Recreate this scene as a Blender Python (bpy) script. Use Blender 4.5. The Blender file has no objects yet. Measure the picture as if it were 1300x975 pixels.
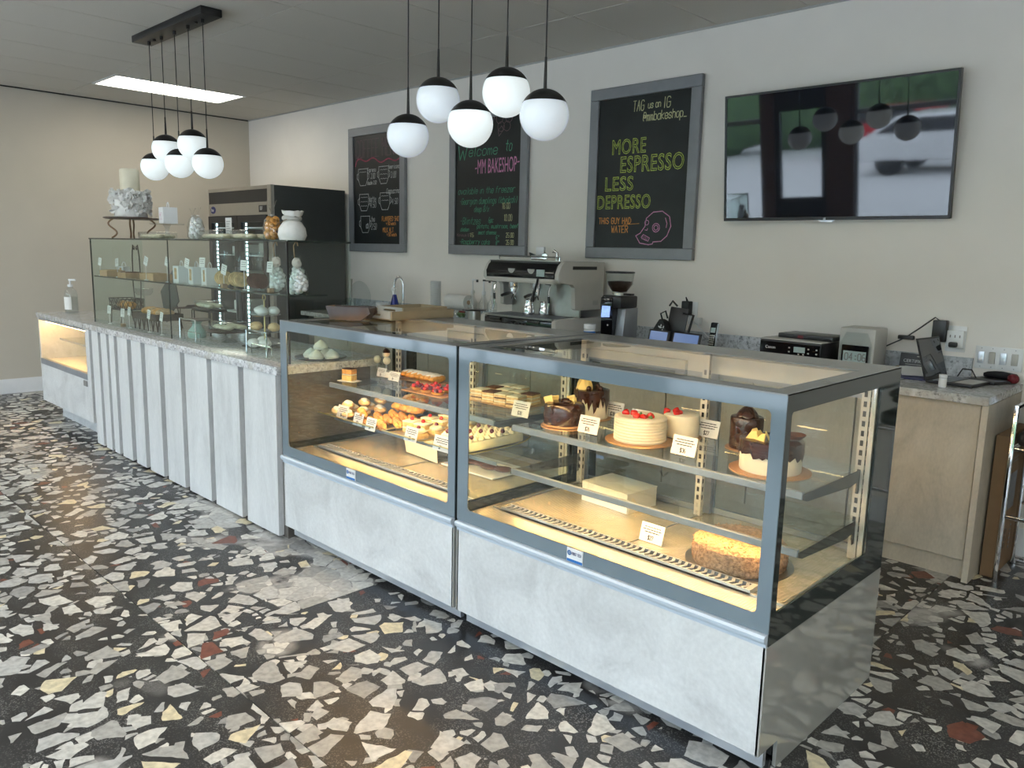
import bpy, bmesh, math, random
from mathutils import Vector, Matrix
random.seed(7)
C = bpy.context.scene.collection
PI = math.pi
# ------------------------------------------------------------------ camera
FPX, CX, CY, CAMZ = 1003.257, 650.0, 487.5, 1.62
YAW, PITCH, ROLL = -0.77192612, 0.16393555, -0.02393201
_f = Vector((math.sin(YAW)*math.cos(PITCH), math.cos(YAW)*math.cos(PITCH), -math.sin(PITCH)))
_r = Vector((math.cos(YAW), -math.sin(YAW), 0)); _d = _f.cross(_r)
_R = (_r*math.cos(ROLL) + _d*math.sin(ROLL), -_r*math.sin(ROLL) + _d*math.cos(ROLL), _f)
cam = bpy.data.objects.new('camera', bpy.data.cameras.new('camera')); C.objects.link(cam)
m = Matrix.Identity(4)
for i in range(3):
    m[i][0] = _R[0][i]; m[i][1] = -_R[1][i]; m[i][2] = -_R[2][i]
m[2][3] = CAMZ
cam.matrix_world = m
cam.data.sensor_width = 36; cam.data.lens = 36*FPX/1300; cam.data.clip_start = .02; cam.data.clip_end = 300
bpy.context.scene.camera = cam

def at(px, py, x=None, y=None, z=None):
    d = _R[0]*((px-CX)/FPX) + _R[1]*((py-CY)/FPX) + _R[2]
    o = Vector((0, 0, CAMZ))
    t = ((x if x is not None else y if y is not None else z) - o[0 if x is not None else 1 if y is not None else 2]) / d[0 if x is not None else 1 if y is not None else 2]
    return o + d*t
def mpp(p):      # metres per photo pixel at a point
    return (Vector(p) - Vector((0, 0, CAMZ))).dot(_R[2])/FPX
# ------------------------------------------------------------------ world, light, exposure
sc = bpy.context.scene
w = bpy.data.worlds.new('overcast_sky'); sc.world = w; w.use_nodes = True
bg = w.node_tree.nodes['Background']; bg.inputs[0].default_value = (.83, .93, 1.11, 1); bg.inputs[1].default_value = 7.5
sc.view_settings.view_transform = 'Standard'; sc.view_settings.look = 'None'
sc.view_settings.exposure = 0.0; sc.view_settings.gamma = 1; sc.view_settings.use_curve_mapping = False
try:
    cy = sc.cycles; cy.max_bounces = 10; cy.transparent_max_bounces = 24; cy.glossy_bounces = 4; cy.diffuse_bounces = 4
    cy.caustics_reflective = False; cy.caustics_refractive = False; cy.sample_clamp_indirect = 6
except Exception: pass
def portal(x0, x1, y, z0, z1):
    L = bpy.data.lights.new('window_portal', 'AREA'); L.shape = 'RECTANGLE'; L.size = x1-x0; L.size_y = z1-z0
    L.cycles.is_portal = True
    o = bpy.data.objects.new('window_portal', L); C.objects.link(o)
    o.location = ((x0+x1)/2, y, (z0+z1)/2); o.rotation_euler = (PI/2, 0, PI)
    return o
# ------------------------------------------------------------------ materials
def nodes(name):
    mt = bpy.data.materials.new(name); mt.use_nodes = True; nt = mt.node_tree
    return mt, nt, nt.nodes['Principled BSDF']
def N(nt, t, **k):
    n = nt.nodes.new(t)
    for a, b in k.items():
        if a.startswith('i_'): n.inputs[int(a[2:])].default_value = b
        else: setattr(n, a, b)
    return n
def ramp(nt, fac, stops, interp='LINEAR'):
    r = nt.nodes.new('ShaderNodeValToRGB'); e = r.color_ramp; e.interpolation = interp
    while len(e.elements) < len(stops): e.elements.new(.5)
    for el, (p, c) in zip(e.elements, stops):
        el.position = p; el.color = tuple(c)+(1,) if len(c) == 3 else c
    nt.links.new(fac, r.inputs[0]); return r.outputs[0]
def mat(name, col, rough=.5, metal=0, var=.06, scale=12, bump=0, emit=None, es=1, coat=0, spec=.5, trans=0, alpha=1, sss=0):
    mt, nt, b = nodes(name)
    b.inputs['Roughness'].default_value = rough; b.inputs['Metallic'].default_value = metal
    b.inputs['Coat Weight'].default_value = coat; b.inputs['Specular IOR Level'].default_value = spec
    b.inputs['Transmission Weight'].default_value = trans; b.inputs['Alpha'].default_value = alpha
    if sss: b.inputs['Subsurface Weight'].default_value = sss; b.inputs['Subsurface Radius'].default_value = (.02, .01, .006)
    tc = N(nt, 'ShaderNodeTexCoord'); nz = N(nt, 'ShaderNodeTexNoise'); nz.inputs['Scale'].default_value = scale; nz.inputs['Detail'].default_value = 4
    nt.links.new(tc.outputs['Object'], nz.inputs['Vector'])
    c = ramp(nt, nz.outputs[0], [(.3, [x*(1-var) for x in col]), (.7, [min(1, x*(1+var)) for x in col])])
    nt.links.new(c, b.inputs['Base Color'])
    if bump:
        bp = N(nt, 'ShaderNodeBump'); bp.inputs['Strength'].default_value = bump; bp.inputs['Distance'].default_value = .01
        nt.links.new(nz.outputs[0], bp.inputs['Height']); nt.links.new(bp.outputs[0], b.inputs['Normal'])
    if emit:
        b.inputs['Emission Color'].default_value = tuple(emit)+(1,); b.inputs['Emission Strength'].default_value = es
    return mt
def thin_glass(name, tint=(.96, .985, .975), refl=1.0, rough=0.0, ior=1.5):
    mt = bpy.data.materials.new(name); mt.use_nodes = True; nt = mt.node_tree; nt.nodes.clear()
    o = N(nt, 'ShaderNodeOutputMaterial'); mx = N(nt, 'ShaderNodeMixShader'); tr = N(nt, 'ShaderNodeBsdfTransparent'); gl = N(nt, 'ShaderNodeBsdfGlossy')
    fr = N(nt, 'ShaderNodeFresnel'); fr.inputs[0].default_value = ior
    ge = N(nt, 'ShaderNodeNewGeometry'); mm = N(nt, 'ShaderNodeMath', operation='MULTIPLY'); inv = N(nt, 'ShaderNodeMath', operation='SUBTRACT'); inv.inputs[0].default_value = 1
    nt.links.new(ge.outputs['Backfacing'], inv.inputs[1])
    m2 = N(nt, 'ShaderNodeMath', operation='MULTIPLY'); m2.inputs[1].default_value = refl
    nt.links.new(fr.outputs[0], m2.inputs[0]); nt.links.new(m2.outputs[0], mm.inputs[0]); nt.links.new(inv.outputs[0], mm.inputs[1])
    tr.inputs[0].default_value = tuple(tint)+(1,); gl.inputs['Roughness'].default_value = rough
    nt.links.new(mm.outputs[0], mx.inputs[0]); nt.links.new(tr.outputs[0], mx.inputs[1]); nt.links.new(gl.outputs[0], mx.inputs[2]); nt.links.new(mx.outputs[0], o.inputs[0])
    return mt
def m_terrazzo():
    mt, nt, b = nodes('terrazzo_tile'); L = nt.links.new
    tc = N(nt, 'ShaderNodeTexCoord'); oi = N(nt, 'ShaderNodeObjectInfo')
    ad = N(nt, 'ShaderNodeVectorMath', operation='ADD'); sc_ = N(nt, 'ShaderNodeVectorMath', operation='SCALE'); sc_.inputs['Scale'].default_value = 37
    cmb = N(nt, 'ShaderNodeCombineXYZ'); L(oi.outputs['Random'], cmb.inputs[0]); L(oi.outputs['Random'], cmb.inputs[1])
    L(cmb.outputs[0], sc_.inputs[0]); L(tc.outputs['Object'], ad.inputs[0]); L(sc_.outputs[0], ad.inputs[1])
    P0 = ad.outputs[0]
    # slight warp for broken edges
    wn = N(nt, 'ShaderNodeTexNoise'); wn.inputs['Scale'].default_value = 16; wn.inputs['Detail'].default_value = 1; L(P0, wn.inputs['Vector'])
    ws = N(nt, 'ShaderNodeVectorMath', operation='SCALE'); ws.inputs['Scale'].default_value = .022; L(wn.outputs['Color'], ws.inputs[0])
    wp = N(nt, 'ShaderNodeVectorMath', operation='ADD'); L(P0, wp.inputs[0]); L(ws.outputs[0], wp.inputs[1])
    cl = N(nt, 'ShaderNodeTexNoise'); cl.inputs['Scale'].default_value = 1.05; cl.inputs['Detail'].default_value = 2.5; cl.inputs['Roughness'].default_value = .6; L(P0, cl.inputs['Vector'])
    def math_(op, a, bb, clamp=False):
        n = N(nt, 'ShaderNodeMath', operation=op, use_clamp=clamp)
        for i, v in enumerate((a, bb)):
            if isinstance(v, (int, float)): n.inputs[i].default_value = v
            else: L(v, n.inputs[i])
        return n.outputs[0]
    patch = math_('MULTIPLY', math_('SUBTRACT', cl.outputs[0], .575), 26, True)       # crushed regions
    def layer(scale, drop, tmin, tvar, off):
        mp = N(nt, 'ShaderNodeMapping'); mp.inputs['Location'].default_value = (off, off*.7, 0); mp.inputs['Rotation'].default_value = (0, 0, off); L(wp.outputs[0], mp.inputs['Vector'])
        a = N(nt, 'ShaderNodeTexVoronoi', voronoi_dimensions='2D'); a.inputs['Scale'].default_value = scale; L(mp.outputs[0], a.inputs['Vector'])
        e = N(nt, 'ShaderNodeTexVoronoi', voronoi_dimensions='2D', feature='DISTANCE_TO_EDGE'); e.inputs['Scale'].default_value = scale; L(mp.outputs[0], e.inputs['Vector'])
        sp = N(nt, 'ShaderNodeSeparateColor'); L(a.outputs['Color'], sp.inputs[0])
        thr = math_('ADD', math_('MULTIPLY', sp.outputs[0], tvar), tmin)
        thr = math_('MULTIPLY', thr, math_('SUBTRACT', 1.0, math_('MULTIPLY', patch, .8)))
        edge = math_('MULTIPLY', math_('SUBTRACT', e.outputs['Distance'], thr), 160, True)
        keep = math_('GREATER_THAN', math_('ADD', sp.outputs[1], math_('MULTIPLY', patch, .12)), drop)
        return math_('MULTIPLY', edge, keep), sp
    big, s1 = layer(9.0, .38, .08, .17, 0.0)
    sm, s2 = layer(19.0, .66, .08, .15, 3.1)
    # stone colours
    stops = [(0, (.37, .365, .34)), (.22, (.52, .515, .48)), (.42, (.44, .44, .42)), (.60, (.60, .59, .54)), (.78, (.64, .57, .39)), (.84, (.29, .29, .28)), (.91, (.50, .50, .48)), (.965, (.17, .055, .035))]
    c1 = ramp(nt, s1.outputs[2], stops, 'CONSTANT'); c2 = ramp(nt, s2.outputs[2], stops, 'CONSTANT')
    nf = N(nt, 'ShaderNodeTexNoise'); nf.inputs['Scale'].default_value = 38; nf.inputs['Detail'].default_value = 5; L(P0, nf.inputs['Vector'])
    vein = ramp(nt, nf.outputs[0], [(.3, (.72, .72, .72)), (.62, (1.08, 1.08, 1.08))])
    # matrix: dark with fine grit
    gr = N(nt, 'ShaderNodeTexVoronoi'); gr.inputs['Scale'].default_value = 260; L(P0, gr.inputs['Vector'])
    gsp = N(nt, 'ShaderNodeSeparateColor'); L(gr.outputs['Color'], gsp.inputs[0])
    n3 = N(nt, 'ShaderNodeTexNoise'); n3.inputs['Scale'].default_value = 5; n3.inputs['Detail'].default_value = 2; L(P0, n3.inputs['Vector'])
    grit = math_('MULTIPLY', math_('GREATER_THAN', gsp.outputs[0], .80), math_('MULTIPLY', math_('SUBTRACT', n3.outputs[0], .38), 3.5, True))
    def mix(f, a, bb, bt='MIX'):
        n = N(nt, 'ShaderNodeMix', data_type='RGBA', blend_type=bt)
        if isinstance(f, (int, float)): n.inputs[0].default_value = f
        else: L(f, n.inputs[0])
        for i, v in ((6, a), (7, bb)):
            if isinstance(v, tuple): n.inputs[i].default_value = v
            else: L(v, n.inputs[i])
        return n.outputs[2]
    base = mix(grit, (.022, .022, .023, 1), (.16, .16, .155, 1))
    # crushed light patch between shards
    pn = N(nt, 'ShaderNodeTexNoise'); pn.inputs['Scale'].default_value = 11; pn.inputs['Detail'].default_value = 6; L(wp.outputs[0], pn.inputs['Vector'])
    pc = ramp(nt, pn.outputs[0], [(.36, (.03, .03, .03)), (.43, (.25, .24, .23)), (.56, (.42, .41, .39))])
    base = mix(patch, base, pc)
    col = mix(sm, base, mix(1.0, c2, vein, 'MULTIPLY'))
    col = mix(big, col, mix(1.0, c1, vein, 'MULTIPLY'))
    L(col, b.inputs['Base Color']); b.inputs['Roughness'].default_value = .36; b.inputs['Specular IOR Level'].default_value = .45
    return mt
def m_granite(name, base=(.56, .56, .57), dark=(.09, .09, .10), warm=(.44, .42, .38), sc_=55, rough=.18):
    mt, nt, b = nodes(name); L = nt.links.new
    tc = N(nt, 'ShaderNodeTexCoord')
    n1 = N(nt, 'ShaderNodeTexNoise'); n1.inputs['Scale'].default_value = sc_; n1.inputs['Detail'].default_value = 6; n1.inputs['Roughness'].default_value = .75; L(tc.outputs['Object'], n1.inputs['Vector'])
    c = ramp(nt, n1.outputs[0], [(.33, dark), (.42, [x*.6 for x in base]), (.5, base), (.62, [min(1, x*1.18) for x in base])])
    v = N(nt, 'ShaderNodeTexNoise'); v.inputs['Scale'].default_value = sc_*.22; v.inputs['Detail'].default_value = 3; L(tc.outputs['Object'], v.inputs['Vector'])
    f = ramp(nt, v.outputs[0], [(.5, (0, 0, 0)), (.66, (.8, .8, .8))])
    mx = N(nt, 'ShaderNodeMix', data_type='RGBA'); L(f, mx.inputs[0]); L(c, mx.inputs[6]); mx.inputs[7].default_value = tuple(warm)+(1,)
    L(mx.outputs[2], b.inputs['Base Color']); b.inputs['Roughness'].default_value = rough
    return mt
def m_concrete(name, col, stretch=(1, 1, 1), rough=.45, amt=.14):
    mt, nt, b = nodes(name); L = nt.links.new
    tc = N(nt, 'ShaderNodeTexCoord'); mp = N(nt, 'ShaderNodeMapping'); mp.inputs['Scale'].default_value = stretch; L(tc.outputs['Object'], mp.inputs[0])
    n1 = N(nt, 'ShaderNodeTexNoise'); n1.inputs['Scale'].default_value = 3.2; n1.inputs['Detail'].default_value = 9; n1.inputs['Roughness'].default_value = .68; n1.inputs['Distortion'].default_value = .8; L(mp.outputs[0], n1.inputs['Vector'])
    n2 = N(nt, 'ShaderNodeTexNoise'); n2.inputs['Scale'].default_value = 60; n2.inputs['Detail'].default_value = 3; L(mp.outputs[0], n2.inputs['Vector'])
    c = ramp(nt, n1.outputs[0], [(.3, [x*(1-amt*1.6) for x in col]), (.5, col), (.7, [min(1, x*(1+amt)) for x in col])])
    c2 = ramp(nt, n2.outputs[0], [(.3, (.93, .93, .93)), (.7, (1.04, 1.04, 1.04))])
    mx = N(nt, 'ShaderNodeMix', data_type='RGBA', blend_type='MULTIPLY'); mx.inputs[0].default_value = 1; L(c, mx.inputs[6]); L(c2, mx.inputs[7])
    L(mx.outputs[2], b.inputs['Base Color']); b.inputs['Roughness'].default_value = rough
    return mt
M = dict(
    terrazzo=m_terrazzo(), granite=m_granite('light_speckled_granite'), granite2=m_granite('grey_speckled_granite', (.50, .50, .49), (.05, .05, .05), (.36, .34, .31), 40),
    splash=m_granite('backsplash_granite', (.52, .54, .56), (.10, .11, .13), (.38, .40, .42), 38, .3),
    conc=m_concrete('pale_concrete_laminate', (.61, .62, .62), rough=.38), concv=m_concrete('pale_concrete_laminate_upright', (.62, .63, .63), (2.2, 2.2, .45), rough=.42, amt=.10),
    concw=m_concrete('warm_concrete_laminate', (.50, .45, .37), (1.5, 1.5, .7), rough=.4, amt=.12),
    groove=mat('brown_grey_recess', (.105, .093, .082), .6), edge=mat('laminate_edge', (.60, .60, .58), .5),
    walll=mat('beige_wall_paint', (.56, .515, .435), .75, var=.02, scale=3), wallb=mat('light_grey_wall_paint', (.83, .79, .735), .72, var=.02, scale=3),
    ceil=mat('ceiling_tile', (.57, .545, .49), .9, var=.05, scale=160, bump=.08), grid=mat('ceiling_grid_metal', (.42, .42, .40), .5),
    gap=mat('dark_gap', (.03, .03, .03), .8), white=mat('white_paint', (.72, .73, .74), .45, var=.02), grout=mat('grey_grout', (.30, .29, .27), .8),
    black=mat('black_plastic', (.012, .012, .014), .35), blackm=mat('black_satin_metal', (.010, .010, .011), .42), blackg=mat('gloss_black', (.006, .006, .008), .06),
    chrome=mat('chrome', (.75, .76, .78), .10, 1, var=.02), steel=mat('stainless_steel', (.50, .49, .46), .32, 1, var=.04, scale=30), alu=mat('satin_aluminium', (.62, .66, .71), .30, .75, var=.02),
    alud=mat('grey_aluminium', (.30, .32, .35), .4, .5), frame=mat('border_glass_sky_tinted', (.16, .205, .235), .07, var=.02, coat=.0, spec=.62),  # frame: dark grey border glass, sky reflection put into its bluish colour
    side=mat('gloss_grey_metal_side', (.46, .46, .43), .06, .30, var=.02, spec=.9), rail=mat('pale_blue_grey_rail', (.57, .65, .74), .35, .1, var=.02), sidedark=mat('border_glass_in_shade', (.022, .03, .029), .05, var=.02, spec=.5),  # sidedark: same border glass, shade of the dim side put into the colour
    ledtop=mat('warm_top_led_strip', (1, .9, .7), .4, emit=(1, .58, .23), es=100), railg=mat('blue_grey_shelf_rail', (.24, .28, .31), .35, .2), bracket=mat('dark_grey_bracket', (.07, .075, .07), .4, .3), shard=mat('white_chocolate', (.80, .60, .22), .45, var=.05), deck=mat('polished_deck_steel', (.78, .70, .53), .25, .62, var=.03, scale=5), post=mat('cream_slotted_upright', (.68, .62, .52), .4), cream=mat('cream_enamel_lining', (.72, .66, .55), .35),
    glass=thin_glass('clear_pane'), gguard=thin_glass('greenish_guard_pane', (.92, .965, .95)), gshelf=thin_glass('shelf_glass', (.95, .98, .965)), glassedge=mat('green_glass_edge', (.010, .022, .020), .1),
    cleare=thin_glass('clear_plastic_wrap', (.93, .95, .95), 1.6, .12), globe=mat('opal_globe_glass', (.80, .84, .88), .15, emit=(.78, .88, 1.0), es=.27, var=.01),
    globelit=mat('opal_globe_lit', (.80, .84, .86), .15, emit=(.88, .97, .97), es=.50, var=.01),
    led=mat('warm_led_strip', (1, .9, .7), .4, emit=(1, .58, .23), es=64), ledcool=mat('cool_led_strip', (1, 1, 1), .4, emit=(.75, .92, 1), es=5), panel=mat('lit_ceiling_diffuser', (.9, .9, .85), .4, emit=(1, .93, .78), es=9, var=.01),
    screen=mat('dark_screen_glass', (.012, .015, .022), .03, spec=1.0), fridge=mat('dark_grey_enamel', (.058, .064, .064), .38), fridgef=mat('bronze_steel_front', (.38, .355, .31), .33, .6, var=.03),
    gframe=mat('grey_board_frame', (.24, .25, .27), .45, .2), slate=mat('chalkboard_slate', (.012, .016, .018), .40, var=.25, scale=6, spec=.35),
    chw=mat('white_chalk', (.50, .52, .52), .9, var=.3, scale=60), chy=mat('yellow_green_chalk', (.55, .66, .15), .9, var=.3, scale=60), chg=mat('green_chalk', (.10, .36, .22), .9, var=.3, scale=60),
    chp=mat('pink_chalk', (.62, .26, .45), .9, var=.3, scale=60), cho=mat('orange_chalk', (.72, .30, .08), .9, var=.3, scale=60), chr_=mat('rose_chalk', (.40, .07, .13), .9, var=.3, scale=60), chd=mat('dull_chalk', (.20, .13, .15), .9, var=.3, scale=60), chl=mat('pale_yellow_chalk', (.62, .62, .36), .9, var=.3, scale=60),
    paper=mat('white_card', (.74, .73, .70), .6, var=.02), ink=mat('grey_print', (.22, .21, .20), .7), choc=mat('chocolate_glaze', (.040, .014, .008), .22, var=.3, scale=30, coat=.3), choc2=mat('chocolate_sponge', (.10, .035, .02), .7, var=.3, scale=40, bump=.3),
    butter=mat('ivory_buttercream', (.78, .70, .53), .5, var=.04, sss=.1), icing=mat('white_sugar_icing', (.78, .77, .74), .55, var=.05, scale=40), ivory=mat('ivory_fondant', (.74, .69, .54), .5),
    berry=mat('red_berry', (.55, .02, .015), .22, var=.25, scale=50), leaf=mat('green_leaf', (.05, .13, .03), .5), dberry=mat('dark_berry', (.12, .012, .03), .3, var=.3), goldb=mat('gold_card_board', (.55, .30, .13), .35, .4),
    crust=mat('nut_crumb', (.40, .235, .125), .85, var=.45, scale=90, bump=.9), pastry=mat('golden_pastry', (.62, .30, .07), .5, var=.4, scale=35, bump=.5), pale=mat('pale_pastry', (.70, .48, .24), .6, var=.25, scale=40, bump=.4),
    sponge=mat('yellow_sponge', (.72, .50, .18), .8, var=.2, scale=50, bump=.3), cream2=mat('whipped_cream', (.78, .72, .52), .5, var=.06, scale=30), tan=mat('kraft_card', (.42, .26, .13), .8, var=.12), tanlid=mat('wafer_tan', (.50, .33, .17), .7, var=.3, scale=60, bump=.3),
    wood=mat('red_brown_wood', (.058, .026, .014), .35, var=.35, scale=9, coat=.2), woodl=mat('light_wood', (.36, .23, .13), .5, var=.25, scale=9), iron=mat('dark_wrought_iron', (.03, .024, .02), .5, .4), bronze=mat('brushed_bronze_iron', (.22, .14, .08), .45, .4),
    teal=mat('pale_teal_ceramic', (.36, .50, .45), .3), blue=mat('cobalt_blue_plastic', (.006, .02, .20), .25), blue2=mat('blue_label', (.02, .15, .45), .4), gold=mat('brass_wire', (.62, .52, .24), .3, .8), wicker=mat('dark_wicker', (.05, .035, .025), .7), pink=mat('blush_organza', (.66, .55, .50), .7),
    slateb=mat('dark_slate_board', (.06, .065, .06), .5), beans=mat('coffee_beans', (.035, .014, .007), .5, var=.4, scale=80), scrb=mat('lit_blue_screen', (.02, .04, .1), .2, emit=(.10, .19, .42), es=.65), scrw=mat('lit_icon_screen', (.2, .3, .6), .2, emit=(.35, .52, .95), es=.9, var=.5, scale=60),
    lcd=mat('pale_lcd', (.38, .47, .45), .3), greyp=mat('warm_grey_plastic', (.46, .45, .41), .4), dkblue=mat('navy_folder', (.015, .02, .13), .4), white2=mat('white_plastic', (.76, .77, .77), .3, var=.02), enam=mat('warm_white_enamel', (.60, .58, .53), .25, var=.02), red=mat('red_rubber', (.14, .005, .01), .5),
    leather=mat('black_upholstery', (.015, .015, .016), .5, bump=.3), cloth=mat('black_print_cloth', (.02, .02, .02), .8), brown=mat('brown_carton', (.20, .12, .06), .8), asphalt=mat('pale_pavement', (.66, .66, .66), .9, scale=2), foliage=mat('tree_foliage', (.09, .16, .07), .8, var=.5, scale=3, bump=.5),
    carw=mat('white_car_paint', (.8, .8, .8), .15), carr=mat('red_car_paint', (.45, .02, .03), .2), tyre=mat('tyre_rubber', (.02, .02, .02), .8), brick=mat('brown_cladding', (.12, .07, .06), .7), water=thin_glass('water_clear', (.9, .92, .93), 1.2), bgbrown=mat('brown_handle_paper', (.33, .26, .16), .7),
)
def ribbed(mt, pitch, strength):
    nt = mt.node_tree; b = nt.nodes['Principled BSDF']; tc = N(nt, 'ShaderNodeTexCoord'); wv = N(nt, 'ShaderNodeTexWave', wave_type='BANDS', bands_direction='X'); wv.inputs['Scale'].default_value = .314/pitch
    nt.links.new(tc.outputs['Object'], wv.inputs['Vector']); bp = N(nt, 'ShaderNodeBump'); bp.inputs['Strength'].default_value = strength; bp.inputs['Distance'].default_value = .002
    nt.links.new(wv.outputs['Fac'], bp.inputs['Height']); nt.links.new(bp.outputs[0], b.inputs['Normal'])
ribbed(M['deck'], .011, .35)
# ------------------------------------------------------------------ mesh builder
class B:
    def __init__(s): s.bm = bmesh.new()
    def face(s, vs):
        try: return s.bm.faces.new([s.bm.verts.new(v) for v in vs])
        except ValueError: return None
    def box(s, x0, x1, y0, y1, z0, z1, bev=0, seg=2):
        r = bmesh.ops.create_cube(s.bm, size=1)
        bmesh.ops.scale(s.bm, vec=(abs(x1-x0), abs(y1-y0), abs(z1-z0)), verts=r['verts'])
        bmesh.ops.translate(s.bm, vec=((x0+x1)/2, (y0+y1)/2, (z0+z1)/2), verts=r['verts'])
        if bev:
            es = list({e for v in r['verts'] for e in v.link_edges})
            bmesh.ops.bevel(s.bm, geom=es, offset=bev, segments=seg, affect='EDGES', profile=.5)
        return s
    def obox(s, c, size, rot, bev=0):
        r = bmesh.ops.create_cube(s.bm, size=1); vs = r['verts']
        bmesh.ops.scale(s.bm, vec=size, verts=vs)
        if bev:
            es = list({e for v in vs for e in v.link_edges})
            g = bmesh.ops.bevel(s.bm, geom=es, offset=bev, segments=2, affect='EDGES', profile=.5); vs = list({v for f in g['faces'] for v in f.verts} | {v for v in vs if v.is_valid})
        mt_ = Matrix.Translation(c) @ (rot if isinstance(rot, Matrix) else Matrix.Rotation(rot, 4, 'Z'))
        bmesh.ops.transform(s.bm, matrix=mt_, verts=[v for v in vs if v.is_valid]); return s
    def lathe(s, prof, c=(0, 0, 0), seg=24, jit=0):
        rings = []
        for r, z in prof:
            if r < 1e-5: rings.append([s.bm.verts.new((c[0], c[1], c[2]+z))])
            else: rings.append([s.bm.verts.new((c[0]+(r+random.uniform(-jit, jit))*math.cos(2*PI*i/seg), c[1]+(r+random.uniform(-jit, jit))*math.sin(2*PI*i/seg), c[2]+z+random.uniform(-jit, jit))) for i in range(seg)])
        for a, b in zip(rings, rings[1:]):
            for i in range(seg):
                j = (i+1) % seg
                if len(a) == 1 and len(b) == 1: continue
                if len(a) == 1: s.bm.faces.new((a[0], b[j], b[i]))
                elif len(b) == 1: s.bm.faces.new((a[i], a[j], b[0]))
                else: s.bm.faces.new((a[i], a[j], b[j], b[i]))
        return s
    def cyl(s, c, r, h, seg=24, r2=None, bev=0):
        r2 = r if r2 is None else r2
        if bev: return s.lathe([(0, 0), (r-bev, 0), (r, bev), (r2, h-bev), (r2-bev, h), (0, h)], c, seg)
        return s.lathe([(0, 0), (r, 0), (r2, h), (0, h)], c, seg)
    def ball(s, c, r, seg=16, rings=10, jit=0):
        r = (r, r, r) if isinstance(r, (int, float)) else r
        pr = [(math.sin(PI*i/rings), -math.cos(PI*i/rings)) for i in range(rings+1)]
        n0 = len(s.bm.verts); s.lathe([(a if 0 < i < rings else 0, b) for i, (a, b) in enumerate(pr)], (0, 0, 0), seg, jit)
        s.bm.verts.ensure_lookup_table()
        for v in s.bm.verts[n0:]: v.co = Vector((v.co.x*r[0]+c[0], v.co.y*r[1]+c[1], v.co.z*r[2]+c[2]))
        return s
    def tube(s, pts, r, seg=8, closed=False, taper=None):
        pts = [Vector(p) for p in pts]; n = len(pts); rings = []; up = None
        for i, p in enumerate(pts):
            a = pts[(i-1) % n] if (closed or i > 0) else p; b = pts[(i+1) % n] if (closed or i < n-1) else p
            t = (b-a).normalized()
            if up is None: up = t.orthogonal().normalized()
            up = (up - t*up.dot(t)).normalized(); sd = t.cross(up)
            rr = r[i] if isinstance(r, (list, tuple)) else r
            rings.append([s.bm.verts.new(p + (up*math.cos(2*PI*k/seg)+sd*math.sin(2*PI*k/seg))*rr) for k in range(seg)])
        for i in range(n if closed else n-1):
            a, b = rings[i], rings[(i+1) % n]
            for k in range(seg): s.bm.faces.new((a[k], a[(k+1) % seg], b[(k+1) % seg], b[k]))
        if not closed: s.bm.faces.new(rings[0][::-1]); s.bm.faces.new(rings[-1])
        return s
    def prism(s, poly, ax, a, b, bev=0):
        def V(u, v, w): return ((w, u, v), (u, w, v), (u, v, w))[ax]
        A = [s.bm.verts.new(V(u, v, a)) for u, v in poly]; Bv = [s.bm.verts.new(V(u, v, b)) for u, v in poly]
        fs = [s.bm.faces.new(A), s.bm.faces.new(Bv[::-1])]; n = len(poly)
        for i in range(n): fs.append(s.bm.faces.new((A[i], Bv[i], Bv[(i+1) % n], A[(i+1) % n])))
        if bev: bmesh.ops.bevel(s.bm, geom=list({e for f in fs for e in f.edges}), offset=bev, segments=2, affect='EDGES', profile=.5)
        return s
    def ring(s, o, i, ax, a, b, rad=.012, n=5):
        """flat rectangular band with a round-cornered hole; o, i = (u0,u1,v0,v1)"""
        def V(u, v, w): return ((w, u, v), (u, w, v), (u, v, w))[ax]
        cor = [(i[1]-rad, i[3]-rad, 0, (o[1], o[3])), (i[0]+rad, i[3]-rad, PI/2, (o[0], o[3])), (i[0]+rad, i[2]+rad, PI, (o[0], o[2])), (i[1]-rad, i[2]+rad, 1.5*PI, (o[1], o[2]))]
        for w0, w1 in ((a, b),):
            inn = []
            for cu, cv, a0, oc in cor:
                inn.append(([(cu+rad*math.cos(a0+PI/2*k/n), cv+rad*math.sin(a0+PI/2*k/n)) for k in range(n+1)], oc))
            for side in (w0, w1):
                for q in range(4):
                    pts, oc = inn[q]; nx, noc = inn[(q+1) % 4]
                    for k in range(n): s.face([V(*oc, side), V(*pts[k], side), V(*pts[k+1], side)])
                    s.face([V(*oc, side), V(*pts[n], side), V(*nx[0], side), V(*noc, side)])
            allp = [p for pts, oc in inn for p in pts]; m_ = len(allp)
            for k in range(m_):
                p, q = allp[k], allp[(k+1) % m_]; s.face([V(*p, w0), V(*q, w0), V(*q, w1), V(*p, w1)])
            oo = [oc for _, oc in inn]
            for k in range(4):
                p, q = oo[k], oo[(k+1) % 4]; s.face([V(*p, w0), V(*q, w0), V(*q, w1), V(*p, w1)])
        return s
    def ribbon(s, pts, wd, y=0, closed=False):
        """flat chalk/print stroke in the local XZ plane facing -Y"""
        pts = [Vector((p[0], 0, p[1])) for p in pts]
        if closed: pts.append(pts[0])
        if len(pts) == 1: pts.append(pts[0]+Vector((wd, 0, 0)))
        for a, b in zip(pts, pts[1:]):
            t = b-a
            if t.length < 1e-6: t = Vector((wd, 0, 0)); b = a+t
            t.normalize(); nn = Vector((-t.z, 0, t.x))*wd/2; a2 = a - t*wd*.3; b2 = b + t*wd*.3
            s.face([(v.x, y, v.z) for v in (a2-nn, b2-nn, b2+nn, a2+nn)])
        return s
def link(o, parent=None):
    C.objects.link(o)
    if parent is not None: o.parent = parent
    return o
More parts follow.
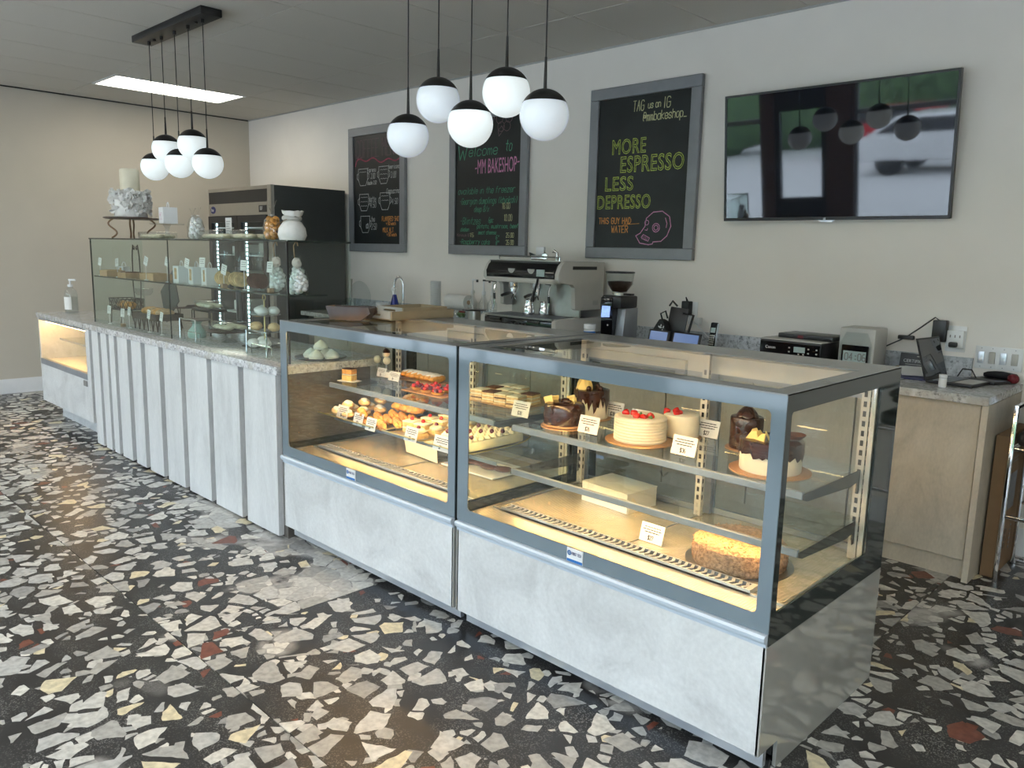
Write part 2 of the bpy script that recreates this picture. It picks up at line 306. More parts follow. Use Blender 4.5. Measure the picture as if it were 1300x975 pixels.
def P(name, b, mt, parent=None, label=None, kind=None, loc=None, rot=None, ang=38):
    me = bpy.data.meshes.new(name)
    bmesh.ops.remove_doubles(b.bm, verts=b.bm.verts, dist=1e-6) if len(b.bm.verts) < 60000 else None
    bmesh.ops.recalc_face_normals(b.bm, faces=b.bm.faces)
    b.bm.to_mesh(me); b.bm.free(); me.materials.append(M[mt] if isinstance(mt, str) else mt)
    me.shade_smooth(); me.set_sharp_from_angle(angle=math.radians(ang))
    o = link(bpy.data.objects.new(name, me), parent)
    if label: o['label'] = label
    if kind: o['kind'] = kind
    if loc: o.location = loc
    if rot: o.rotation_euler = rot
    return o
def tagp(o, label, cat, group=None):
    o['label'] = label; o['category'] = cat
    if group: o['group'] = group
    return o
def T(name, label, cat, loc, rz=0, group=None):
    o = link(bpy.data.objects.new(name, None)); o.location = loc; o.rotation_euler = (0, 0, rz); o.empty_display_size = .05
    return tagp(o, label, cat, group)
def S(name, b, mt, parent=None): return P(name, b, mt, parent, kind='structure')
def copy_tree(o, parent=None):
    c = o.copy(); C.objects.link(c)
    if parent is not None: c.parent = parent
    for ch in [k for k in bpy.data.objects if k.parent is o]: copy_tree(ch, c)
    return c
# ------------------------------------------------------------------ writing
G = {'A':'022842 1535','B':'02083847463505 3544433202','C':'4738180703123243','D':'02082846442202','E':'48080242 0535','F':'480802 0535','G':'47381807031232434525','H':'0802 4842 0545','I':'2822','J':'4843321203','K':'0802 480542','L':'080242','M':'0208254842','N':'02084248','O':'180703123243473818','P':'02083847463505','Q':'180703123243473818 2442','R':'02083847463505 2542','S':'473818070615354443321203','T':'0848 2822','U':'080312324348','V':'082248','W':'0812263248','X':'0842 4802','Y':'082548 2522','Z':'08480242',
 'a':'4616050312324346 4642','b':'0802 0516364543321203','c':'4536160503123243','d':'4842 4536160503123243','e':'04444536160503123243','f':'38281712 0636','g':'4616050312324346 46413010','h':'0802 0516364542','i':'2622 2828','j':'26211000 2828','k':'0802 460442','l':'2822','m':'0602 05162522 25364542','n':'0602 0516364542','o':'160503123243453616','p':'0600 0516364543321203','q':'4640 4536160503123243','r':'0602 051646','s':'45361605143443321203','t':'282332 0646','u':'060312324346 4642','v':'062246','w':'0612253246','x':'0642 4602','y':'0624 4600','z':'06460242',
 '0':'180703123243473818','1':'172822','2':'07183847460242','3':'0718384746354443321203','4':'32380444','5':'48080535444332 1203'.replace(' ',''),'6':'38180603123243443505','7':'084812','8':'180706153443321203041535464738 18'.replace(' ',''),'9':'4615060718384743321 2'.replace(' ',''),
 '-':'1535','.':'2222','_':'0242','$':'473818070615354443321203 2921','@':'36161434353644473818060312','(':'281522','/':'0248',')':'182512','+':'2723 0545',',':'2211','&':'4207183704123242',':':'2323 2626','%':'0248 0808 4242','"':'1816 3836'}
def write(b, txt, x, z, h, wd, sp=.75, slant=0, jit=0, y=0, narrow=.62):
    """single-stroke hand lettering; h = capital height; returns end x"""
    u = h/6
    for chh in txt:
        if chh == ' ': x += h*.60*narrow; continue
        for st in G.get(chh, '').split():
            pts = []
            for i in range(0, len(st)-1, 2):
                gx, gz = int(st[i]), int(st[i+1])-2
                pts.append((x+(gx-(1.2 if chh in 'ilI.1,' else 0))*u*narrow*1.02+gz*u*slant+random.uniform(-jit, jit)*h, z+gz*u+random.uniform(-jit, jit)*h))
            b.ribbon(pts, wd, y)
        x += h*sp*narrow*1.25 if chh not in 'ilI.1,' else h*sp*.7*narrow
    return x
def textwidth(txt, h, sp=.75, narrow=.62): return sum(h*.60*narrow if c == ' ' else (h*sp*.7*narrow if c in 'ilI.1,' else h*sp*narrow*1.25) for c in txt)
def fontmesh(name, txt, size, mt, parent, loc, rot=(PI/2, 0, 0), outline=0, ext=.0006, sx=1, align='LEFT', label=None, space=1, fit=None):
    cu = bpy.data.curves.new(name, 'FONT'); cu.body = txt; cu.size = size; cu.align_x = align; cu.space_character = space
    if outline: cu.fill_mode = 'NONE'; cu.bevel_depth = outline; cu.bevel_resolution = 0; cu.resolution_u = 3
    else: cu.extrude = ext; cu.resolution_u = 3
    tmp = bpy.data.objects.new(name, cu); C.objects.link(tmp)
    me = bpy.data.meshes.new_from_object(tmp.evaluated_get(bpy.context.evaluated_depsgraph_get())); bpy.data.objects.remove(tmp)
    if fit:
        xs_ = [v.co.x for v in me.vertices]; ys_ = [v.co.y for v in me.vertices]; x0_, y0_ = min(xs_), min(ys_); kx = fit[0]/(max(xs_)-x0_); ky = fit[1]/(max(ys_)-y0_)
        for v in me.vertices: v.co.x = (v.co.x-x0_)*kx; v.co.y = (v.co.y-y0_)*ky
    me.name = name; me.materials.clear(); me.materials.append(M[mt])
    o = link(bpy.data.objects.new(name, me), parent); o.location = loc; o.rotation_euler = rot; o.scale = (sx, 1, 1)
    if label: o['label'] = label
    return o
# ================================================================== SETTING
XL, YB, ZC = -9.72, 5.08, 3.20
XR, YF = 3.2, -2.3
fl = S('floor', B().box(XL-.1, XR+.1, YF-.1, YB+.1, -.06, -.006), 'grout')
def floor_tile_mesh():
    return None
rows = [(-2.645, -.70), (-.70, 1.245), (1.245, 3.19), (3.19, 5.135)]
tid = 0
for ri, (y0, y1) in enumerate(rows):
    off = -3.02 if ri % 2 == 0 else -1.085
    xs = [off+3.87*k for k in range(-3, 4)]
    for xa, xb in zip(xs, xs[1:]):
        a, b_ = max(xa, XL-.08), min(xb, XR+.08)
        if b_-a < .05: continue
        cx_ = (xa+xb)/2; cy_ = (y0+y1)/2
        P('floor_tile', B().box(a+.0018-cx_, b_-.0018-cx_, max(y0, YF-.1)+.0018-cy_, min(y1, YB+.09)-.0018-cy_, -.02, 0), 'terrazzo', fl, loc=(cx_, cy_, 0), kind='structure')
# ceiling: backing, inverted-T grid and lay-in tiles
ce = S('ceiling', B().box(XL-.1, XR+.1, YF-.1, YB+.1, ZC+.02, ZC+.10), 'gap')
gx = [-3.69+.645*k for k in range(-10, 11)]; gy = [4.28+1.335*k for k in range(-6, 2)]
panels = {(-8.85, 2.945), (-8.85, -1.06), (-6.915, -1.06), (-4.98, -1.06), (-3.045, -1.06), (-1.11, -1.06), (.825, -1.06), (1.47, 1.61)}  # all but the left-wall panel are added out of frame to brighten the room
tile_me = None
for i, x in enumerate(gx):
    for j, y in enumerate(gy):
        x0, x1 = max(x, XL), min(x+.645, XR); y0, y1 = max(y, YF), min(y+1.335, YB)
        if x1-x0 < .04 or y1-y0 < .04: continue
        if any(abs(x-px) < .1 and abs(y-py) < .1 for px, py in panels): continue
        full = (x1-x0 > .64 and y1-y0 > 1.33)
        if full and tile_me: o = link(bpy.data.objects.new('ceiling_tile', tile_me), ce); o.location = (x0, y0, ZC); o['kind'] = 'structure'
        else:
            o = P('ceiling_tile', B().box(.004, x1-x0-.004, .004, y1-y0-.004, 0, .018), 'ceil', ce, loc=(x0, y0, ZC), kind='structure')
            if full: tile_me = o.data
g = B()
for x in gx:
    if XL < x < XR: g.box(x-.003, x+.003, YF, YB, ZC+.004, ZC+.019)
for y in gy:
    if YF < y < YB: g.box(XL, XR, y-.003, y+.003, ZC+.004, ZC+.019)
P('ceiling_grid', g, 'grid', ce, kind='structure')
for k, (px, py) in enumerate(sorted(panels)):
    lab = 'long lit ceiling light panel set in the grid before the left wall' if py > 2.9 else 'added ceiling light panel behind the camera, unseen, to brighten the room'
    t = T('ceiling_light', lab, 'ceiling light', (px, py, ZC), group='ceiling light panels')
    P('diffuser', B().box(.03, .615, .03, 1.305, -.002, .004), 'panel', t)
    P('frame', B().ring((.004, .641, .004, 1.331), (.03, .615, .03, 1.305), 2, -.006, .012, .001, 1), 'white', t)
# walls
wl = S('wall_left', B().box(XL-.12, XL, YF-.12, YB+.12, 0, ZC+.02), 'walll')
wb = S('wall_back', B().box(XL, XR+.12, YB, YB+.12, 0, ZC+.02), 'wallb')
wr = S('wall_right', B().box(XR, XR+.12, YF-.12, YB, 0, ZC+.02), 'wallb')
S('trim_1', B().box(XL, XR, YB-.012, YB, ZC-.012, ZC+.004), 'grid'); S('trim_2', B().box(XL, XL+.012, YF, YB-.012, ZC-.012, ZC+.004), 'gap')
prof = [(0, 0), (.016, 0), (.016, .11), (.010, .135), (.006, .157), (0, .157)]
S('baseboard_left', B().prism([(XL+a, b_) for a, b_ in prof], 1, YF, YB-.02), 'white')
S('baseboard_back', B().prism([(YB-a, b_) for a, b_ in prof], 0, -.96, XR), 'white')
# storefront (behind the camera, seen only in reflections)
wins = [(-9.6, -5.75), (-4.35, 3.0)]  # openings widened to let in more daylight
wf = B()
wf.box(XL, XR, YF-.15, YF, 2.85, ZC+.02); wf.box(XL, -9.6, YF-.15, YF, 0, 2.85); wf.box(3.0, XR, YF-.15, YF, 0, 2.85); wf.box(-5.75, -5.55, YF-.15, YF, 0, 2.85); wf.box(-4.75, -4.35, YF-.15, YF, 0, 2.85)
for a, b_ in wins: wf.box(a, b_, YF-.15, YF, 0, .22)
wfo = S('wall_front', wf, 'brick')
for wi, (a, b_) in enumerate(wins):
    f = B(); n = 3 if wi == 0 else 5; st = (b_-a)/n
    for k in range(n+1): x = a+st*k; f.box(max(a, x-.04), min(b_, x+.04), YF-.11, YF-.04, .22, 2.85)
    f.box(a, b_, YF-.11, YF-.04, .22, .29); f.box(a, b_, YF-.11, YF-.04, 2.78, 2.85); f.box(a, b_, YF-.11, YF-.04, 2.06, 2.13)
    wo = S('window_%d' % (wi+1), f, 'alud')
    p = B()
    for k in range(n):
        for z0, z1 in ((.29, 2.06), (2.13, 2.78)): p.box(a+st*k+.04, a+st*(k+1)-.04, YF-.08, YF-.074, z0, z1)
    P('pane', p, 'glass', wo, kind='structure')
    portal(a, b_, YF-.02, .25, 2.82)
d = S('door_1', B().box(-5.55, -5.47, YF-.12, YF-.03, 0, 2.85).box(-4.83, -4.75, YF-.12, YF-.03, 0, 2.85).box(-5.47, -4.83, YF-.12, YF-.03, 2.2, 2.85).box(-5.47, -4.83, YF-.12, YF-.03, 0, .9), 'blackm')
P('pane', B().box(-5.47, -4.83, YF-.08, YF-.074, .9, 2.2), 'glass', d, kind='structure')
S('ground', B().box(-40, 20, -40, YF-.16, -.2, -.08), 'asphalt')
hd = B()
for k in range(26):
    x = -34+k*2.0; hd.ball((x+random.uniform(-.4, .4), -21+random.uniform(-1, 1), 1.6+random.uniform(0, 1.4)), (1.9, 1.4, 2.2+random.uniform(0, 1.2)), 10, 7, .06)
tagp(P('hedge', hd, 'foliage'), 'row of green trees across the car park, seen only in the television', 'trees')
hd_o = [o for o in bpy.data.objects if o.name == 'hedge'][0]; hd_o['kind'] = 'stuff'
def car(x, y, rz, mt_, lab):
    t = T('car', lab, 'car', (x, y, -.08), rz, 'cars outside, seen in reflections')
    P('body', B().prism([(-2.1, .35), (2.1, .35), (2.15, .75), (1.9, .92), (1.15, 1.0), (.55, 1.42), (-1.1, 1.45), (-1.85, 1.02), (-2.15, .9)], 1, -.85, .85, .06), mt_, t)
    P('window_band', B().prism([(1.0, 1.02), (.5, 1.36), (-1.05, 1.38), (-1.6, 1.05)], 1, -.87, .87), 'blackg', t)
    for sx in (-1.3, 1.3):
        for sy in (-.84, .64):
            w_ = B(); w_.tube([(sx, sy, .34), (sx, sy+.2, .34)], .34, 20); P('wheel', w_, 'tyre', t)
car(-5.2, -12.5, .15, 'carw', 'white parked car outside the shop window, seen in the television')
car(-7.6, -17.0, .1, 'carr', 'red parked car far across the pavement, seen in the television')
# ================================================================== FRONT COUNTER RUN
YC = 2.15
SLZ0, SLZ1 = .935, .980
t = T('bar_counter', 'long pale counter front of upright concrete-look panels with dark grooves between', 'counter', (-5.35, YC, 0))
def L3(p): return (p[0]+5.35, p[1]-YC, p[2])
P('carcass', B().box(-6.84+5.35, -3.86+5.35, .035, .60, .0, SLZ0), 'groove', t)
pan = [(-6.80, -6.655), (-6.595, -6.47), (-6.415, -6.31), (-6.245, -6.05), (-5.97, -5.79), (-5.715, -5.478), (-5.40, -5.13), (-5.06, -4.74), (-4.675, -4.33), (-4.265, -3.90)]
for a, b_ in pan: P('front_panel', B().box(a+5.35, b_+5.35, 0, .034, .012, SLZ0, .0015, 1), 'concv', t)
lf = B()
for (a, b_), (c_, d_) in zip(pan, pan[1:]): lf.box((b_+c_)/2-.014+5.35, (b_+c_)/2+.014+5.35, .012, .034, 0, .022)
P('levelling_foot', lf, 'black', t, kind='stuff')
ct = P('countertop', B().prism([(-8.215, YC-.012), (-3.862, YC-.012), (-3.862, 2.86), (-8.215, 2.86)], 2, SLZ0, SLZ1, .002), 'granite')
tagp(ct, 'speckled grey stone slab topping the long front counter', 'countertop')
# low heated case at the far left end
t = T('display_case', 'small low lit display cabinet under the far left end of the stone slab', 'display case', (-7.5, YC, 0), group='refrigerated display cases')
P('side_panel', B().box(-.715, -.69, 0, .66, .165, SLZ0), 'conc', t); P('side_panel', B().box(.56, .645, -.002, .66, .165, SLZ0), 'conc', t)
P('base_panel', B().box(-.688, .558, 0, .02, .165, .51), 'conc', t)
P('rail', B().box(-.688, .558, -.004, .03, .512, .562), 'alud', t)
P('top_rail', B().box(-.688, .558, 0, .03, .915, SLZ0), 'alud', t)
P('plinth', B().box(-.655, .66, .14, .62, 0, .165), 'conc', t)
P('back_panel', B().box(-.688, .558, .58, .60, .165, SLZ0), 'cream', t); P('deck', B().box(-.688, .558, .03, .58, .53, .55), 'cream', t)
P('front_pane', B().box(-.688, .558, .008, .013, .562, .915), 'glass', t)
P('shelf', B().box(-.62, .55, .15, .55, .735, .741), 'gshelf', t); P('shelf_rail', B().box(-.62, .55, .145, .152, .728, .745), 'alud', t)
P('upright', B().box(.10, .13, .55, .58, .55, .915), 'post', t)
P('light_strip', B().box(-.66, .54, .05, .075, .897, .909), 'led', t)
P('maker_badge', B().box(.46, .545, -.006, -.001, .455, .50), 'ink', t)
pr = B(); [pr.ball((x, .3+random.uniform(-.05, .05), .755), (.035, .03, .014), 10, 6) for x in (.12, .21, .30)]
for k, x in enumerate((.12, .21, .30)):
    tagp(P('flat_pastry', B().ball((-7.5+x, YC+.30+.02*k, .755), (.04, .035, .013), 12, 6, .05), 'pastry'), 'flat reddish pastry on the glass shelf inside the far left low cabinet', 'pastry', 'pastries in the low cabinet')
pr.bm.free()
# ------------------------------------------------------------------ glass guard on the counter
GX0, GX1, GY0, GY1, GT, GS = -7.01, -3.92, 2.252, 2.66, 1.652, 1.362
t = T('glass_guard', 'two-tier glass display box standing on the front stone counter', 'glass guard', (-5.46, 2.45, SLZ1))
def gl(n_, x0, x1, y0, y1, z0, z1, mt_='gguard'): return P(n_, B().box(x0+5.46, x1+5.46, y0-2.45, y1-2.45, z0-SLZ1, z1-SLZ1), mt_, t)
gl('front_pane', GX0, -5.50, GY0, GY0+.006, SLZ1+.001, GT); gl('front_pane', -5.496, GX1-.007, GY0, GY0+.006, SLZ1+.001, GT)
gl('side_pane', GX0, GX0+.006, GY0+.007, GY1, SLZ1+.001, GT); gl('side_pane', GX1-.006, GX1, GY0+.007, GY1, SLZ1+.001, GT)
gl('top_pane', GX0-.005, GX1+.003, GY0-.005, GY1, GT+.001, GT+.009)
gl('glass_shelf', GX0+.03, GX1-.010, GY0+.010, 2.505, GS-.008, GS, 'gshelf')
gl('polished_edge', GX0-.006, GX1+.004, GY0-.0075, GY0-.0052, GT, GT+.010, 'glassedge'); gl('polished_edge', GX0+.03, GX1-.010, GY0+.0068, GY0+.0095, GS-.009, GS+.001, 'glassedge')
gl('polished_edge', GX1+.0035, GX1+.0055, GY0, GY1, GT, GT+.010, 'glassedge'); gl('polished_edge', GX1-.0095, GX1-.0065, GY0+.01, 2.505, GS-.009, GS+.001, 'glassedge')
gl('corner_strip', GX1-.008, GX1+.001, GY0-.003, GY0+.007, SLZ1+.001, GT, 'blackm')
gl('joint_strip', -5.499, -5.497, GY0-.001, GY0+.007, SLZ1+.001, GT, 'glassedge'); gl('joint_strip', GX0-.002, GX0+.004, GY0-.002, GY0+.008, SLZ1+.001, GT, 'glassedge')
# ------------------------------------------------------------------ tall refrigerated cases
def make_case(x0, x1, lab, nshelf, side_right):
    W = x1-x0; t = T('display_case', lab, 'display case', (x0, YC, 0), group='refrigerated display cases')
    D = .93
    P('base_panel', B().box(.004, W-.004, .0, .022, .095, .458, .001, 1), 'conc', t)
    P('plinth', B().box(.02, W-.02, .135, D-.02, .03, .46), 'gap', t)
    P('kick_rail', B().box(.01, W-.01, .055, .075, .028, .098), 'alu', t); P('kick_rail', B().box(.01, W-.01, .10, .115, .0, .03), 'blackm', t)
    P('bumper_rail', B().prism([(-.016, .482), (-.018, .492), (-.012, .499), (.01, .50), (.01, .458), (-.002, .458), (-.004, .470), (-.012, .474)], 0, .003, W-.003), 'rail', t)
    for sx, nm in ((0, 'side_panel'), (W-.012, 'side_panel')):
        P(nm, B().prism([(.0, .095), (.13, .095), (.13, .0), (D, .0), (D, .458), (.0, .458)], 0, sx, sx+.012), 'side', t)
    P('deck_body', B().box(.014, W-.014, .02, D-.02, .462, .515), 'cream', t)
    P('front_border', B().ring((0, W, .502, 1.238), (.062, W-.045, .556, 1.186), 1, .001, .006, .016), 'frame', t)
    P('front_pane', B().box(.0015, W-.0015, .0072, .010, .503, 1.234), 'glass', t)
    for k, sx in enumerate((0, W-.006)):
        P('side_border', B().ring((.007, D, .46, 1.238), (.040, .747, .560, 1.182), 0, sx, sx+.006, .012), 'sidedark', t)
        P('side_pane', B().box((sx+.0075 if k == 0 else sx-.003), (sx+.010 if k == 0 else sx-.0008), .012, .76, .50, 1.234), 'glass', t)
    P('top_border', B().ring((0, W, .0, D), (.07, W-.065, .075, .70), 2, 1.2345, 1.2395, .004), 'topb', t)
    P('top_pane', B().box(.06, W-.055, .066, .71, 1.229, 1.2335), 'glass', t)
    # deck
    P('deck', B().box(.02, W-.02, .02, .86, .516, .528), 'deck', t)
    r = B(); r.ring((.05, W-.03, .165, .84), (.058, W-.038, .173, .832), 2, .5285, .536, .002, 1); r.box(W*.5, W*.5+.004, .17, .83, .5285, .533); P('deck_tray_rim', r, 'steel', t)
    gx0, gx1 = .10, W-.17; gr = B().box(gx0, gx1, .165, .170, .529, .545).box(gx0, gx1, .222, .227, .529, .545).box(gx1, gx1+.02, .165, .227, .529, .546)
    k = 0; x = gx0+.006
    while x < gx1-.010: gr.prism([(x, .171), (x+.010, .196), (x, .221), (x+.011, .221), (x+.021, .196), (x+.011, .171)], 2, .538, .545); x += .0265
    P('air_grille', gr, 'alu', t, kind='stuff'); P('grille_slot', B().box(gx0, gx1, .171, .221, .5285, .531), 'black', t)
    P('light_strip', B().box(.08, W-.08, .028, .046, 1.205, 1.213), 'ledtop', t); P('added_light_shield', B().box(.07, W-.07, .022, .074, 1.2205, 1.228).box(.07, W-.07, .070, .074, 1.213, 1.2205).box(.08, W-.08, .028, .046, 1.2135, 1.2205), 'alud', t)  # shield added above the strip to stop light leaking up through the top
    # uprights with slots
    for ux in (.035, W*.5-.015, W-.065):
        u = P('upright', B().box(ux, ux+.03, .745, .765, .53, 1.225), 'post', t); sl = B()
        z = .60
        while z < 1.16: sl.box(ux+.009, ux+.020, .7435, .7455, z, z+.020); sl.box(ux+.0295, ux+.0312, .75, .757, z, z+.020); z += .036
        P('slot', sl, 'black', u, kind='stuff')
    P('side_post', B().box(W-.03, W-.013, .745, .80, .53, 1.225), 'post', t); sl = B(); z = .60
    while z < 1.16: sl.box(W-.0135, W-.0118, .765, .772, z, z+.022); z += .042
    P('post_slot', sl, 'black', t, kind='stuff')
    P('rear_header', B().box(.02, W-.02, .80, .86, 1.14, 1.228), 'cream', t)
    for a, b_ in ((.02, W*.52), (W*.5, W-.03)):
        yy = .80 if a < .1 else .825
        f = P('sliding_door', B().ring((a, b_, .53, 1.14), (a+.03, b_-.03, .555, 1.12), 1, yy, yy+.016, .003, 1), 'alud', t)
        P('door_pane', B().box(a+.03, b_-.03, yy+.006, yy+.010, .555, 1.12), 'glass', f)
    for zs in nshelf:
        if not side_right and zs < .7:
            P('glass_shelf', B().box(.055, W-.05, .30, .74, zs+.004, zs+.012), 'gshelf', t); P('shelf_edge', B().box(.055, W-.05, .2955, .2995, zs-.006, zs+.012), 'railg', t); P('shelf_light', B().box(.09, W-.09, .301, .310, zs-.006, zs+.002), 'led', t); continue  # hidden strip and its cover edge added to brighten the deck below
        sh = P('glass_shelf', B().box(.055, W-.05, .285, .76, zs+.004, zs+.012), 'gshelf', t)
        P('shelf_rail', B().box(.052, W-.047, .268, .284, zs-.012, zs+.014, .002, 1), 'railg', sh)
        P('shelf_light', B().box(.09, W-.09, .2855, .296, zs-.012, zs-.006), 'led', sh); P('added_light_shield', B().box(.085, W-.085, .2845, .300, zs-.0055, zs+.0035), 'railg', sh)  # shield added so the shelf strip only shines down
        for bx in (.045, W-.048):
            P('shelf_bracket', B().prism([(.272, zs+.006), (.272, zs-.012), (.30, zs-.022), (.66, zs-.046), (.72, zs-.040), (.73, zs-.085), (.75, zs-.08), (.75, zs+.003)], 0, bx, bx+.004), 'bracket', sh)
    return t
M['topb'] = mat('border_glass_top_lit', (.20, .205, .205), .22, var=.02)  # same border glass, light from above put into the paler grey
case1 = make_case(-2.400, -.990, 'nearest tall refrigerated cake display case with three warm-lit levels', (.672, .868), True)
case2 = make_case(-3.838, -2.418, 'middle refrigerated pastry display case between the panelled counter and the nearest case', (.672, .868), False)
P('joint_cover', B().box(1.4215, 1.4365, .03, .05, .1, .50).box(1.4215, 1.4365, .012, .03, .5, 1.23), 'gap', case2)
def badge(t, x, z, lab):
    o = P('maker_badge', B().box(x, x+.075, -.004, .0, z, z+.052), 'white2', t, label=lab)
    P('badge_stripe', B().box(x+.001, x+.074, -.0046, -.0038, z+.001, z+.011), 'blue2', o)
    q = B(); q.ribbon([(x+.012+.008*math.cos(a*PI/4), z+.034+.008*math.sin(a*PI/4)) for a in range(9)], .004, -.0046); q.ribbon([(x+.007, z+.034), (x+.017, z+.034)], .003, -.0046); q.ribbon([(x+.012, z+.027), (x+.012, z+.041)], .003, -.0046); P('badge_emblem', q, 'blue2', o)
    q = B(); write(q, 'FROST TECH', x+.024, z+.029, .010, .0016, narrow=.52, y=-.0046, sp=.72); P('badge_lettering', q, 'dkblue', o)
badge(case1, .615, .503, 'white and blue maker badge lettered FROST TECH'); badge(case2, .62, .503, 'small white and blue maker badge')
# ================================================================== BACK COUNTER
BX0, BX1, BYF = -7.40, -.992, 4.40
t = T('back_counter', 'long pale base cabinets along the back wall', 'cabinet', (-4.2, 4.44, 0))
P('carcass', B().box(BX0+4.2, -1.02+4.2, .045, .62, .10, .928), 'groove', t)
P('end_panel', B().box(-1.022+4.2, BX1+4.2, -.035, .635, 0, .928), 'concw', t, 'wood-edged concrete-look end panel')
P('kick_board', B().box(BX0+4.2, -1.024+4.2, .02, .04, 0, .10), 'concw', t)
xs = [BX1-.034-.62*k for k in range(0, 11)]
for a, b_ in zip(xs[1:], xs):
    if a < BX0: break
    P('door', B().box(a+4.2+.004, b_+4.2-.006, 0, .02, .105, .922, .0015, 1), 'concw', t)
tagp(P('worktop', B().box(BX0, BX1, BYF-.008, YB-.002, .929, .972, .002, 1), 'granite2'), 'grey speckled stone worktop along the back wall', 'worktop')
tagp(P('backsplash', B().box(BX0, -1.25, YB-.024, YB-.003, .973, 1.088), 'splash'), 'low blue-grey speckled stone upstand behind the worktop', 'backsplash')
# ================================================================== REACH-IN REFRIGERATOR
FX0, FX1, FYF = -8.94, -7.52, 4.156
t = T('refrigerator', 'tall two-door glass refrigerator in the back left corner behind the counter', 'refrigerator', ((FX0+FX1)/2, FYF, 0))
W = FX1-FX0; h = W/2
P('side_wall', B().box(h-.03, h, .03, .88, .0, 2.25), 'fridge', t, 'dark grey side wall'); P('side_wall', B().box(-h, -h+.03, .03, .88, .0, 2.25), 'fridge', t)
P('roof', B().box(-h+.03, h-.03, .03, .88, 2.2, 2.25), 'fridge', t); P('back_wall', B().box(-h+.03, h-.03, .84, .88, .0, 2.2), 'white2', t); P('cabinet_floor', B().box(-h+.03, h-.03, .04, .84, .10, .24), 'fridge', t)
P('header', B().box(-h, h, 0, .03, 2.215, 2.25).box(-h, h, 0, .03, 1.955, 2.085), 'fridgef', t, 'bronze-grey metal header'); P('header_slot', B().box(-h, h, .004, .03, 2.085, 2.215), 'black', t, 'black slot in the header')
P('corner_trim', B().box(h-.075, h+.002, -.006, .03, .0, 2.252), 'steel', t)
hd = P('header_badge', B().lathe([(0, 0), (.05, 0), (.05, .004), (0, .004)], (0, 0, 0), 20), 'dkblue', t, 'small blue oval maker badge'); hd.rotation_euler = (PI/2, 0, 0); hd.location = (-h+.11, 0, 2.02); hd.scale = (1.2, .8, 1)
q = B(); write(q, 'True', 0, 0, .03, .005, narrow=.55); P('badge_script', q, 'white2', t, loc=(-h+.07, -.0055, 2.005))
P('warning_label', B().box(h-.26, h-.10, -.004, 0, 1.98, 2.05), 'black', t); q = B(); write(q, 'ELF', 0, 0, .03, .006); P('label_lettering', q, 'white2', t, loc=(h-.23, -.0052, 2.005))
for s in (-1, 1):
    a, b_ = (-h+.02, -.004) if s < 0 else (.004, h-.08)
    d = P('door', B().ring((a, b_, .26, 1.95), (a+.075, b_-.075, .33, 1.88), 1, -.02, .02, .004, 1), 'black', t)
    P('door_pane', B().box(a+.075, b_-.075, -.004, .004, .33, 1.88), 'gguard', d); P('door_handle', B().box((b_-.035 if s < 0 else a+.02), (b_-.02 if s < 0 else a+.035), -.045, -.02, .8, 1.4), 'alud', d)
    ls = B(); z = .36
    while z < 1.86: ls.box((a+.08), (a+.10), .03, .04, z, z+.028); z += .045
    P('light_strip', ls, 'ledcool', t, kind='stuff')
for z in (.55, .88, 1.2, 1.52, 1.82):
    sh = B().box(-h+.04, h-.04, .08, .09, z, z+.012).box(-h+.04, h-.04, .78, .79, z, z+.012)
    for k in range(30): x = -h+.06+k*(W-.12)/29; sh.box(x-.002, x+.002, .085, .785, z+.006, z+.011)
    P('wire_shelf', sh, 'white2', t)
P('base_grille', B().box(-h, h, .0, .03, 0, .24), 'black', t)
k0 = 0
for z in (.565, .895, 1.215, 1.535):
    for x in (-.5, -.28, .12, .34):
        tagp(P('food_container', B().box((FX0+FX1)/2+x-.08, (FX0+FX1)/2+x+.09, FYF+.2, FYF+.5, z-.0, z+.09+.02*((k0*7) % 3), .006, 1), ['white2', 'paper', 'greyp'][k0 % 3]), ['white', 'cream', 'grey'][k0 % 3]+' lidded food box on the '+{.565: 'lowest', .895: 'second lowest', 1.215: 'middle', 1.535: 'upper'}[z]+' wire shelf in the refrigerator', 'container', 'food boxes in the refrigerator'); k0 += 1
# ================================================================== BOARDS AND TELEVISION
def board(x0, x1, z0, z1, lab, fw=.085):
    t = T('chalkboard', lab, 'chalkboard', ((x0+x1)/2, YB, (z0+z1)/2), group='framed chalkboards'); w2 = (x1-x0)/2; h2 = (z1-z0)/2
    fr = B(); fr.box(-w2, w2, -.042, -.004, h2-fw, h2, .004, 1); fr.box(-w2, w2, -.042, -.004, -h2, -h2+fw, .004, 1); fr.box(-w2, -w2+fw, -.042, -.004, -h2+fw, h2-fw, .004, 1); fr.box(w2-fw, w2, -.042, -.004, -h2+fw, h2-fw, .004, 1)
    P('board_frame', fr, 'gframe', t); P('slate', B().box(-w2+fw-.002, w2-fw+.002, -.026, -.006, -h2+fw-.002, h2-fw+.002), 'slate', t)
    return t, w2-fw, h2-fw
YL = -.0268
def chalk(t, nm, mt_, fn, lab=None):
    b = B(); fn(b); return P(nm, b, mt_, t, lab, kind='stuff')
def fl_(b, items, wd=.0045, slant=0, jit=.012):      # text, x0, x1, middle z, capital height
    for s, x0, x1, z, hh in items: write(b, s, x0, z-hh/2, hh, wd, slant=slant, jit=jit, y=YL, narrow=.62*(x1-x0)/textwidth(s, hh))
def sx(X, a0, a1, w_): return -w_+(X-a0)/(a1-a0)*2*w_
